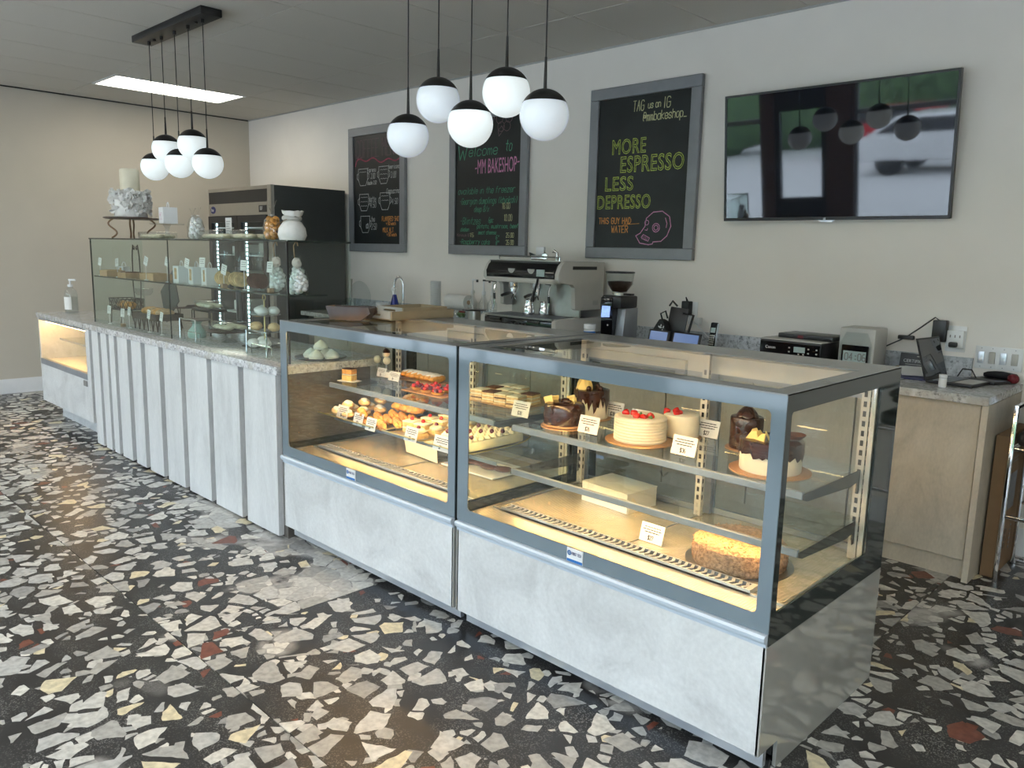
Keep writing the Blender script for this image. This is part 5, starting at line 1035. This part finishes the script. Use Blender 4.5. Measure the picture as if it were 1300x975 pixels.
def put(name, lab, cat, x, y, z=ZW, rz=0, grp=None): return T(name, lab, cat, (x, y, z), rz, grp)
for x, y, lab, sc2_ in ((-4.33, 4.62, 'steel milk pitcher standing on the drip tray of the espresso machine', 1.0), (-4.24, 4.70, 'second darker pitcher behind the steel one on the drip tray', .85)):
    t = put('milk_pitcher', lab, 'pitcher', x, y, ZW+.1675, 2.5, 'milk pitchers'); s = sc2_
    P('pitcher_body', B().lathe([(0, 0), (.048*s, 0), (.050*s, .01), (.044*s, .06*s), (.032*s, .10*s), (.036*s, .125*s), (.033*s, .124*s), (.029*s, .10*s), (.040*s, .06*s), (0, .006)], (0, 0, 0), 24), 'chrome', t); P('handle', B().tube([(.036*s, 0, .115*s), (.065*s, 0, .11*s), (.07*s, 0, .05*s), (.048*s, 0, .03*s)], .005, 8), 'chrome', t)
for x, y, lab in ((-4.33, 4.72, 'chrome tamper and jug lying on top of the espresso machine, left'), (-4.12, 4.70, 'small chrome tap-shaped tool on top of the espresso machine, right')):
    t = put('barista_tool', lab, 'tool', x, y, ZW+.598, .4, 'tools on the espresso machine')
    if x < -4.2: P('tool_base', B().box(-.06, .06, -.03, .03, 0, .04, .01), 'chrome', t); P('tool_block', B().box(-.02, .05, -.02, .02, .041, .105, .006), 'white2', t); P('tool_knob', B().tube([(.06, -.03, .03), (.07, -.06, .03)], .022, 16), 'chrome', t); P('tool_wing', B().prism([(-.08, .06), (-.02, .04), (-.03, .0), (-.07, .02)], 1, -.01, .01), 'black', t)
    else: P('tool_stem', B().tube([(0, 0, .0), (0, 0, .06), (-.03, -.01, .075)], [.012, .010, .016], 12), 'chrome', t)
# grinder
q = at(784, 400, y=4.72); t = put('coffee_grinder', 'tall black coffee grinder with a clear bean hopper and small blue screen', 'grinder', q.x, 4.72)
P('grinder_base', B().box(-.095, .095, -.11, .12, 0, .02, .004), 'black', t); P('grinder_body', B().prism([(-.09, .02), (.12, .02), (.12, .335), (.05, .36), (-.10, .345), (-.105, .28), (-.08, .20)], 0, -.085, .02, .006), 'blackg', t)
P('side_cover', B().prism([(-.06, .02), (.12, .02), (.12, .27), (-.03, .27)], 0, .021, .095, .004), 'alud', t); P('grinder_head', B().box(-.085, .09, -.09, .12, .272, .36, .012), 'black', t)
P('grinder_screen', B().prism([(-.07, .20), (.005, .205), (.01, .285), (-.065, .285)], 1, -.004, 0), 'scrw', t, loc=(.0, -.103, 0)); P('button', B().cyl((0, 0, 0), .006, .003, 12), 'white2', t, loc=(-.02, -.088, .145), rot=(PI/2, 0, 0))
q_ = B(); write(q_, 'mazz', -.06, .055, .022, .004, y=0); P('maker_lettering', q_, 'greyp', t, loc=(.01, -.097, 0))
P('hopper_collar', B().cyl((0, .01, .361), .055, .02, 24), 'steel', t); P('hopper', B().lathe([(.045, .38), (.055, .385), (.095, .44), (.105, .52), (.102, .52), (.092, .442), (.052, .388)], (0, .01, 0), 32), 'cleare', t); P('beans', B().lathe([(0, .383), (.05, .388), (.088, .44), (.090, .462), (0, .468)], (0, .01, 0), 28, .001), 'beans', t); P('hopper_lid', B().cyl((0, .01, .521), .108, .014, 32, bev=.004), 'black', t); P('hopper_slide', B().box(.05, .12, -.01, .03, .365, .378), 'black', t)
q = at(755, 420, y=4.52); t = put('supplement_jar', 'white and blue lidded plastic jar beside the espresso machine', 'jar', q.x, 4.46); P('jar_body', B().cyl((0, 0, 0), .042, .12, 28, bev=.006), 'white2', t); P('jar_label', B().lathe([(.0426, .03), (.0428, .108)], (0, 0, 0), 28), 'blue2', t); P('jar_lid', B().cyl((0, 0, .121), .043, .038, 28, bev=.004), 'white2', t); P('label_patch', B().box(-.0, .03, -.044, -.0432, .085, .10), 'ink', t)
# cups, roll, syrup bottles, canister
q = at(553, 380, y=4.80); t = put('cup_stack', 'tall tapered stack of white paper cups', 'cups', q.x, 4.80); b = B(); z = 0
P('cup_body', B().lathe([(0, 0), (.035, 0), (.048, .10), (.051, .105), (0, .102)], (0, 0, 0), 24), 'white2', t)
for k in range(22): P('stacked_cup', B().lathe([(.047, .0), (.050, .009), (.052, .0105), (.050, .012)], (0, 0, .106+k*.0122), 20), 'white2', t)
t = put('storage_bin', 'clear plastic storage bin under the paper towel roll', 'bin', at(580, 390, y=4.85).x, 4.88); P('bin_body', B().box(-.17, .15, -.10, .10, 0, .13, .012), 'cleare', t)
q = at(583, 380, y=4.86); t = put('paper_towel_roll', 'white paper towel roll lying on its side', 'paper roll', q.x-.02, 4.87, ZW+.1305); P('roll', B().tube([(-.135, 0, .066), (.135, 0, .066)], .066, 28), 'paper', t); P('roll_core', B().tube([(-.137, 0, .066), (.137, 0, .066)], .02, 16), 'tan', t)
for k, (px, lab) in enumerate(((600, 'left clear syrup bottle with a white pump beside the coffee machine'), (614, 'middle clear syrup bottle with a dark collar and pump'), (625, 'right clear syrup bottle partly behind the coffee machine'))):
    q = at(px, 380, y=4.86); t = put('syrup_bottle', lab, 'bottle', q.x, 4.86, ZW, .3*k, 'pump bottles'); P('bottle_body', B().lathe([(0, 0), (.042, 0), (.045, .02), (.045, .20), (.02, .25), (.016, .28)], (0, 0, 0), 24), 'cleare', t); P('syrup', B().cyl((0, 0, .003), .041, .15, 20), 'water', t)
    P('pump_stem', B().cyl((0, 0, .281), .017, .03, 16).cyl((0, 0, .311), .007, .085, 12), 'white2', t); P('pump_spout', B().box(-.01, .05, -.008, .008, .397, .412, .003), 'white2' if k != 1 else 'black', t)
    if k < 2: P('spout_tip', B().box(.05, .065, -.009, .009, .385, .408, .003), 'black', t)
    P('dip_tube', B().cyl((0, 0, .01), .004, .27, 8), 'white2', t)
q = at(602, 398, y=4.60); t = put('steel_canister', 'brushed steel canister under a wide black lid', 'canister', q.x, 4.60); P('canister_body', B().cyl((0, 0, 0), .055, .158, 32), 'steel', t); P('canister_lid', B().lathe([(0, .159), (.10, .160), (.104, .166), (.09, .172), (0, .172)], (0, 0, 0), 36), 'blackg', t)
q = at(583, 388, y=4.66); t = put('produce_bag', 'clear bag with a bit of green behind the steel canister', 'bag', q.x-.03, 4.70); P('bag', B().ball((0, 0, .07), (.09, .06, .07), 14, 9, .1), 'cleare', t); P('herbs', B().ball((.01, 0, .10), (.045, .03, .03), 12, 8, .2), 'leaf', t); P('red_clip', B().box(.05, .12, -.06, -.05, .125, .14), 'red', t)
q = at(485, 386, y=4.84); t = put('bowl', 'white round ceramic bowl left of the blue spray bottle', 'bowl', q.x, 4.84); P('bowl_wall', B().lathe([(0, .0), (.04, 0), (.055, .05), (.062, .12), (.058, .12), (.05, .05), (0, .012)], (0, 0, 0), 28), 'white2', t)
q = at(501, 383, y=4.78); t = put('spray_bottle', 'cobalt blue spray bottle by the sink', 'bottle', q.x, 4.78); P('bottle_body', B().lathe([(0, 0), (.045, 0), (.05, .02), (.048, .10), (.03, .17), (.018, .22)], (0, 0, 0), 24), 'blue', t); P('spray_head', B().cyl((0, 0, .22), .018, .03, 16).box(-.045, .02, -.011, .011, .25, .285, .005).box(-.035, -.028, -.006, .006, .20, .25), 'white2', t)
q = at(509, 390, y=4.93); t = put('sink_tap', 'tall chrome gooseneck sink tap', 'tap', q.x, 4.96); pts = [(0, 0, 0), (0, 0, .18), (0, 0, .30)]+[(-.055+.055*math.cos(a*PI/8), -.03*(a/8), .30+.085*math.sin(a*PI/8)) for a in range(1, 8)]+[(-.11, -.03, .29), (-.115, -.03, .22)]
P('neck', B().tube(pts, .012, 12), 'chrome', t); P('spring_sleeve', B().tube([(-.115, -.03, .235), (-.115, -.03, .13)], .016, 12), 'black', t); P('base_collar', B().cyl((0, 0, 0), .026, .04, 20), 'chrome', t); P('tap_lever', B().tube([(.01, 0, .05), (.05, 0, .09)], .006, 8), 'chrome', t)
q = at(455, 385, y=4.84); t = put('dish_rack', 'dish rack holding a round glass plate, tumblers and a pitcher left of the sink', 'dish rack', q.x, 4.84); P('rack_base', B().box(-.20, .17, -.11, .11, 0, .012, .003), 'alud', t); rk = B()
for z in (.06,): rk.tube([(-.2, -.11, z), (.17, -.11, z), (.17, .11, z), (-.2, .11, z)], .003, 6, True)
for k in range(10): rk.tube([(-.2+.041*k, -.11, .06), (-.2+.041*k, -.11, .012)], .002, 5); rk.tube([(-.2+.041*k, .11, .06), (-.2+.041*k, .11, .012)], .002, 5)
P('rack_wire', rk, 'chrome', t, kind='stuff')
t2 = put('glass_plate', 'round clear glass plate standing upright in the dish rack', 'plate', q.x+.0, 4.88, ZW+.0125); P('plate_disc', B().lathe([(0, 0), (.10, .002), (.155, .010), (.157, .014), (.10, .007), (0, .005)], (0, 0, 0), 40), 'cleare', t2, rot=(PI/2+.1, 0, .12), loc=(0, 0, .157))
for k, (dx, lab) in enumerate(((-.10, 'left clear tumbler in the dish rack'), (-.02, 'middle clear tumbler in the dish rack'), (.07, 'right clear tumbler in the dish rack'))):
    t2 = put('tumbler', lab, 'glass', q.x+dx, 4.78, ZW+.0125, 0, 'tumblers in the rack'); P('glass_wall', B().lathe([(0, 0), (.03, 0), (.036, .13), (.034, .13), (.028, .006), (0, .006)], (0, 0, 0), 20), 'cleare', t2)
t2 = put('ladle', 'grey-handled utensil sticking up from the dish rack', 'utensil', q.x-.13, 4.83, ZW+.0125); P('utensil_handle', B().tube([(0, 0, .12), (.015, 0, .33)], .014, 10), 'greyp', t2); P('utensil_head', B().tube([(0, 0, 0), (0, 0, .12)], .009, 8), 'chrome', t2)
t2 = put('glass_bowl', 'upturned clear glass bowl at the left end of the dish rack', 'bowl', q.x-.17, 4.79, ZW+.0125, 0); P('bowl_wall', B().lathe([(.075, 0), (.073, .03), (.05, .075), (0, .09)], (0, 0, 0), 24), 'cleare', t2)
# phone
q = at(904, 435, y=4.88); t = put('cordless_phone', 'black cordless telephone standing in its charging base', 'telephone', q.x, 4.88); P('charging_base', B().box(-.055, .06, -.06, .05, 0, .03, .008), 'black', t)
hs = P('handset', B().box(-.026, .026, -.012, .014, 0, .178, .009), 'blackg', t, rot=(-.16, 0, 0), loc=(0, -.005, .0315)); P('silver_edge', B().box(.0262, .0285, -.008, .012, .01, .17), 'alu', hs); P('phone_screen', B().box(-.017, .017, -.0128, -.0122, .105, .14), 'lcd', hs)
kk = B()
for i in range(3):
    for j in range(5): kk.box(-.018+.013*i, -.009+.013*i, -.0135, -.0122, .02+j*.015, .03+j*.015)
P('key', kk, 'greyp', hs, kind='stuff')
# printer
X0, X1 = -2.335, -1.945; t = put('printer', 'wide black office printer on the back counter', 'printer', (X0+X1)/2, 4.62); w = (X1-X0)/2
P('printer_body', B().box(-w, w, 0, .40, 0, .155, .006), 'black', t); P('control_panel', B().box(-w+.004, w-.004, -.006, -.0005, .045, .148, .002, 1), 'blackg', t); P('scanner_lid', B().box(-w+.002, w-.002, .004, .395, .156, .166, .004), 'greyp', t)
P('lcd', B().box(.03, .10, -.0078, -.0062, .095, .128), 'lcd', t); fontmesh('maker_lettering', 'Canon', .025, 'white2', t, (-w+.04, -.0066, .105), ext=.0004)
kb = B()
for x, z in ((.0, .12), (.0, .095), (.12, .12), (.12, .095), (.17, .12), (.17, .095), (.0, .07), (.03, .07), (.06, .085), (.09, .085)): kb.box(x-.004, x+.006, -.0075, -.0061, z-.004, z+.004)
P('button', kb, 'greyp', t, kind='stuff')
t = put('laptop', 'closed black laptop lying on top of the printer', 'laptop', -2.09, 4.84, ZW+.1665, -.02, 'laptops'); P('laptop_body', B().box(-.18, .17, -.115, .11, 0, .028, .005), 'black', t); P('red_sticker', B().box(-.05, -.015, -.1158, -.1150, .005, .022), 'red', t)
# time clock
q = at(1087, 440, y=4.74); t = put('time_clock', 'cream punch clock with a digital display reading 04:06', 'time clock', q.x, 4.74); P('clock_body', B().box(-.105, .105, 0, .20, 0, .262, .012), 'greyp', t)
P('clear_cover', B().prism([(-.09, .01), (.09, .01), (.09, .17), (.06, .235), (-.06, .235), (-.09, .17)], 1, -.012, -.001), 'cleare', t); P('display_surround', B().box(-.078, .078, -.016, -.0125, .03, .16, .003, 1), 'blackg', t); P('lcd', B().box(-.066, .066, -.0185, -.0165, .06, .125), 'lcd', t)
sg = B(); write(sg, '04:06', -.055, .072, .040, .006, y=-.0192, narrow=.68); P('digits', sg, 'ink', t)
# wall sockets, cords
def plate(name, lab, x0, x1, z0, z1, cat='socket'): t = T(name, lab, cat, ((x0+x1)/2, YB-.001, (z0+z1)/2)); P('cover_plate', B().box(-(x1-x0)/2, (x1-x0)/2, -.007, 0, -(z1-z0)/2, (z1-z0)/2, .002), 'white2', t); return t
t = plate('wall_socket', 'white wall socket above the tablets with a black plug in it', -3.17, -3.07, 1.17, 1.30); P('charger', B().box(-.055, .01, -.06, -.0075, -.03, .07, .006), 'black', t); P('white_adapter', B().box(.0, .10, -.05, -.0075, -.095, -.045, .005), 'white2', t)
tagp(P('power_cord', B().tube([(-3.13, 5.02, 1.30), (-3.12, 4.99, 1.335), (-3.09, 4.98, 1.30), (-3.10, 4.97, 1.20), (-3.14, 4.95, 1.10), (-3.05, 4.93, 1.03), (-2.96, 4.90, .980)], .004, 6), 'black'), 'black cord looping down from the plug above the tablets', 'cord')
tagp(P('power_cord', B().tube([(-3.06, 5.02, 1.16), (-2.98, 4.98, 1.12), (-2.90, 4.97, 1.06), (-2.885, 4.96, .980)], .004, 6), 'white2'), 'thin white cord hanging down beside the telephone', 'cord')
t = plate('wall_socket', 'white socket extender beside the open laptop with a black adapter', -1.405, -1.30, 1.115, 1.265); P('extender', B().box(-.04, .05, -.045, -.0075, -.05, .05, .004), 'white2', t); P('power_adapter', B().box(-.115, -.042, -.07, -.0075, -.02, .105, .006), 'black', t); P('plug', B().box(-.02, .025, -.075, -.0455, -.045, -.015, .008), 'black', t)
ss = B()
for x in (-.02, .005, .03): ss.box(x-.003, x+.003, -.0458, -.0451, .01, .025)
P('socket_slot', ss, 'ink', t, kind='stuff')
tagp(P('power_cord', B().tube([(-1.43, 5.02, 1.29), (-1.455, 5.01, 1.31), (-1.52, 5.0, 1.25), (-1.60, 4.98, 1.18), (-1.70, 4.96, 1.12), (-1.80, 4.94, 1.08), (-1.90, 4.93, .98)], .004, 6), 'black'), 'black adapter cord sagging left from the socket toward the punch clock', 'cord')
tagp(P('cord_tie', B().box(-1.64, -1.55, 4.97, 5.0, 1.17, 1.195, .006), 'black'), 'black velcro tie around the sagging adapter cord', 'cord tie')
t = T('light_switch', 'white four-gang rocker switch plate on the right of the back wall', 'switch', (-1.125, YB-.001, 1.10)); P('cover_plate', B().box(-.118, .118, -.007, 0, -.064, .064, .002), 'white2', t)
for k in range(4):
    r_ = P('rocker', B().box(-.104+k*.056, -.072+k*.056, -.013, -.0075, -.033, .033, .002), 'greyp' if k % 2 else 'alu', t)
    for z in (-.052, .052): P('screw', B().tube([(-.088+k*.056, -.0088, z), (-.088+k*.056, -.0072, z)], .0028, 8), 'alud', t)
# certificate, papers, laptop, keyboard
q = at(1166, 465, y=5.0); t = put('certificate', 'small black certificate card leaning on the stone upstand', 'certificate', q.x, 5.01); cc = P('card', B().box(-.115, .115, 0, .004, 0, .115), 'black', t, rot=(-.2, 0, 0)); fontmesh('card_lettering', 'CERTIFICATE', .026, 'white2', cc, (-.095, -.0012, .062), ext=.0003); q_ = B(); [q_.ribbon([(-.08, .05-k*.012), (.08-(k % 2)*.03, .05-k*.012)], .003, -.0012) for k in range(3)]; q_.ribbon([(-.02, .10), (.02, .10)], .006, -.0012); P('printing', q_, 'greyp', cc, kind='stuff')
for k, (x, y, rz, mt_, w_, d_, lab) in enumerate(((-1.52, 4.80, .1, 'dkblue', .24, .17, 'dark blue folder under the papers beside the laptop'), (-1.60, 4.64, -.1, 'alu', .20, .14, 'pale grey envelope at the left of the right counter end'), (-1.50, 4.86, .5, 'paper', .13, .11, 'white spiral notebook page leaning beside the laptop'), (-1.58, 4.90, -.5, 'bgbrown', .12, .06, 'brown crumpled wrapper on the papers'))):
    t = put('paper_pile', lab, 'paper', x, y, ZW+.001+(.006 if k > 1 else 0), rz, 'papers beside the laptop'); P('sheet', B().box(-w_/2, w_/2, -d_/2, d_/2, 0, .004), mt_, t, rot=((.35 if k > 1 else 0), 0, 0), loc=(0, 0, .022 if k > 1 else 0))
P_ = at(1185, 483, z=.975)
t = put('laptop', 'open black laptop with its screen standing on the right end of the worktop', 'laptop', -1.355, 4.80, ZW, -.12, 'laptops')
P('laptop_base', B().box(.0, .235, -.13, .15, 0, .016, .004), 'black', t); ls = P('laptop_lid', B().box(-.006, .0, -.13, .15, 0, .232, .002, 1), 'black', t, rot=(0, -.30, 0), loc=(-.004, 0, .014)); P('laptop_screen', B().box(.0004, .0012, -.12, .14, .015, .222), 'screen', ls)
kb = B()
for i in range(5):
    for j in range(12): kb.box(.03+i*.018, .044+i*.018, -.115+j*.021, -.098+j*.021, .0162, .0185)
P('key', kb, 'alud', t, kind='stuff'); P('palm_rest', B().box(.135, .225, -.09, .10, .0162, .0172), 'greyp', t)
t = put('charging_tray', 'black curved-back charging tray at the far right of the worktop', 'tray', -1.13, 4.99, ZW, -.35); P('tray_plate', B().box(-.10, .085, -.10, .07, 0, .018, .006), 'black', t); P('curved_back', B().tube([(-.09, .085, .03), (.0, .092, .034), (.08, .085, .03)], .024, 12), 'black', t)
q = at(1195, 492, z=ZW); t = put('pill_bottle', 'small white plastic bottle at the front edge of the right worktop', 'bottle', q.x, q.y+.012); P('bottle_body', B().cyl((0, 0, 0), .019, .052, 20, bev=.003), 'white2', t); P('bottle_cap', B().cyl((0, 0, .0525), .0205, .016, 20, bev=.002), 'white2', t); P('bottle_label', B().lathe([(.0194, .008), (.0194, .044)], (0, 0, 0), 20), 'paper', t)
tagp(P('power_cord', B().tube([(-1.30, 4.99, .985), (-1.28, 5.0, 1.03), (-1.23, 4.99, 1.03), (-1.20, 4.97, .99)], .004, 6), 'black'), 'black cord looped behind the open laptop', 'cord')
# tablets and stand
for px, lab, w_ in ((833, 'left blue-lit tablet behind the nearest case', .17), (868, 'right blue-lit tablet in front of the wall socket', .22)):
    q = at(px, 430, y=4.60); t = put('tablet', lab, 'tablet', q.x, 4.60, ZW, 0, 'blue-lit tablets'); tb = P('tablet_body', B().box(-w_/2, w_/2, 0, .010, 0, .148, .003), 'black', t, rot=(-.25, .02, 0), loc=(0, 0, .004)); P('tablet_screen', B().box(-w_/2+.014, w_/2-.016, -.0012, -.0004, .012, .136), 'scrb', tb); P('tablet_prop', B().tube([(0, .045, .10), (0, .10, .004)], .006, 8), 'black', t)
q = at(852, 420, y=4.75); t = put('terminal_stand', 'black tablet stand turned away behind the tablets', 'stand', q.x, 4.77); P('stand_plate', B().box(-.075, .075, 0, .012, .02, .30, .006), 'black', t, rot=(-.12, .08, 0)); P('stand_foot', B().box(-.08, .08, -.05, .06, 0, .02, .004), 'black', t); P('stand_arm', B().tube([(.06, .03, .26), (.13, .05, .25), (.10, .04, .12), (.08, .02, .02)], .009, 8), 'black', t); P('hand_strap', B().tube([(-.03, -.01, .31), (0, -.02, .345), (.035, -.01, .31)], .007, 8), 'black', t)
q = at(834, 412, y=4.72); t = put('patterned_cloth', 'black and white patterned bag left of the tablet stand', 'bag', q.x, 4.76); P('bag_body', B().prism([(-.10, 0), (.08, 0), (.075, .13), (.05, .20), (.01, .215), (-.06, .10)], 1, -.035, .035, .01), 'cloth', t)
fb = B()
for k in range(26): 
    x = random.uniform(-.06, .06); z = random.uniform(.03, .17)
    if x < -.02 and z > .10: continue
    a = random.random()*3; fb.ribbon([(x, z), (x+.012*math.cos(a), z+.012*math.sin(a))], .008, -.0358)
P('bag_pattern', fb, 'white2', t, kind='stuff'); P('bag_loop', B().tube([(.02, 0, .20), (.0, 0, .25), (.04, 0, .27), (.06, 0, .22)], .006, 8), 'cloth', t)
# ================================================================== RIGHT SIDE: carton, stool
t = T('cardboard_carton', 'tall flat brown carton leaning against the cabinet end', 'carton', (-.952, 4.82, 0)); P('carton_body', B().box(-.03, .03, -.235, .22, 0.001, .76, .002, 1), 'brown', t); q_ = B()
P('print_panel', B().box(.0302, .0308, -.17, .03, .34, .54), 'black', t); tb = B()
for z in (.18, .22, .26): tb.tube([(.0305, -.08+.02*math.cos(a*PI/6), z-.04+.016*math.sin(a*PI/6)) for a in range(12)], .0012, 4, True)
for z in (.66, .62, .60): tb.box(.0302, .0308, -.15, .02, z, z+.003)
for k in range(8): tb.box(.0302, .0308, .02, .045, .10+k*.025, .112+k*.025)
P('carton_print', tb, 'black', t, kind='stuff')
t = T('bar_stool', 'chrome-framed stool with a black padded seat at the right edge', 'stool', (-.655, 4.72, 0)); lx, ly = .245, .18
for sx in (-1, 1):
    for sy in (-1, 1): P('leg', B().box(sx*lx-.010, sx*lx+.010, sy*ly-.010, sy*ly+.010, 0, .93 if sx < 0 else .93, .003), 'chrome', t)
    P('arm_rail', B().box(sx*lx-.010, sx*lx+.010, -ly+.0102, ly-.0102, .912, .93, .003), 'chrome', t); P('seat_rail', B().box(sx*lx-.010, sx*lx+.010, -ly+.0102, ly-.0102, .70, .718, .003), 'chrome', t)
for sy in (-1, 1): P('foot_rail', B().box(-lx+.0102, lx-.0102, sy*ly-.009, sy*ly+.009, .345, .363, .002), 'chrome', t); P('seat_rail', B().box(-lx+.0102, lx-.0102, sy*ly-.009, sy*ly+.009, .70, .718, .003), 'chrome', t)
P('floor_rail', B().box(-lx, lx, ly+.011, ly+.03, .004, .022), 'chrome', t)
P('seat', B().box(-lx+.012, lx-.012, -ly+.012, ly-.012, .719, .80, .03, 3), 'leather', t); P('backrest', B().box(-lx+.02, lx-.02, ly-.02, ly+.02, .82, 1.0, .02, 3), 'leather', t)
t = T('jacket', 'dark checked jacket heaped on the stool seat', 'jacket', (-.62, 4.73, .801)); jb = B().ball((0, 0, .075), (.20, .14, .075), 20, 12, .09); P('jacket_body', jb, 'cloth', t); js = B()
for k in range(16): a = -.9+k*.11; js.tube([(.18*math.cos(a+2.9)*.9+.0, -.12*math.cos(j*.5-.9)*.95, .075+.07*math.sin(j*.5-.4)) for j in range(3)], .0015, 4)
js.bm.free(); P('strap', B().tube([(-.10, -.13, .06), (-.12, -.16, -.10), (-.11, -.165, -.30)], .010, 6), 'white2', t); P('strap_buckle', B().box(-.125, -.09, -.18, -.165, -.32, -.29), 'black', t)
t = T('red_pouch', 'dark red rounded pouch at the far right corner of the worktop', 'pouch', (-1.03, 5.02, ZW)); P('pouch_body', B().ball((0, 0, .028), (.03, .025, .027), 14, 9, .05), 'red', t)
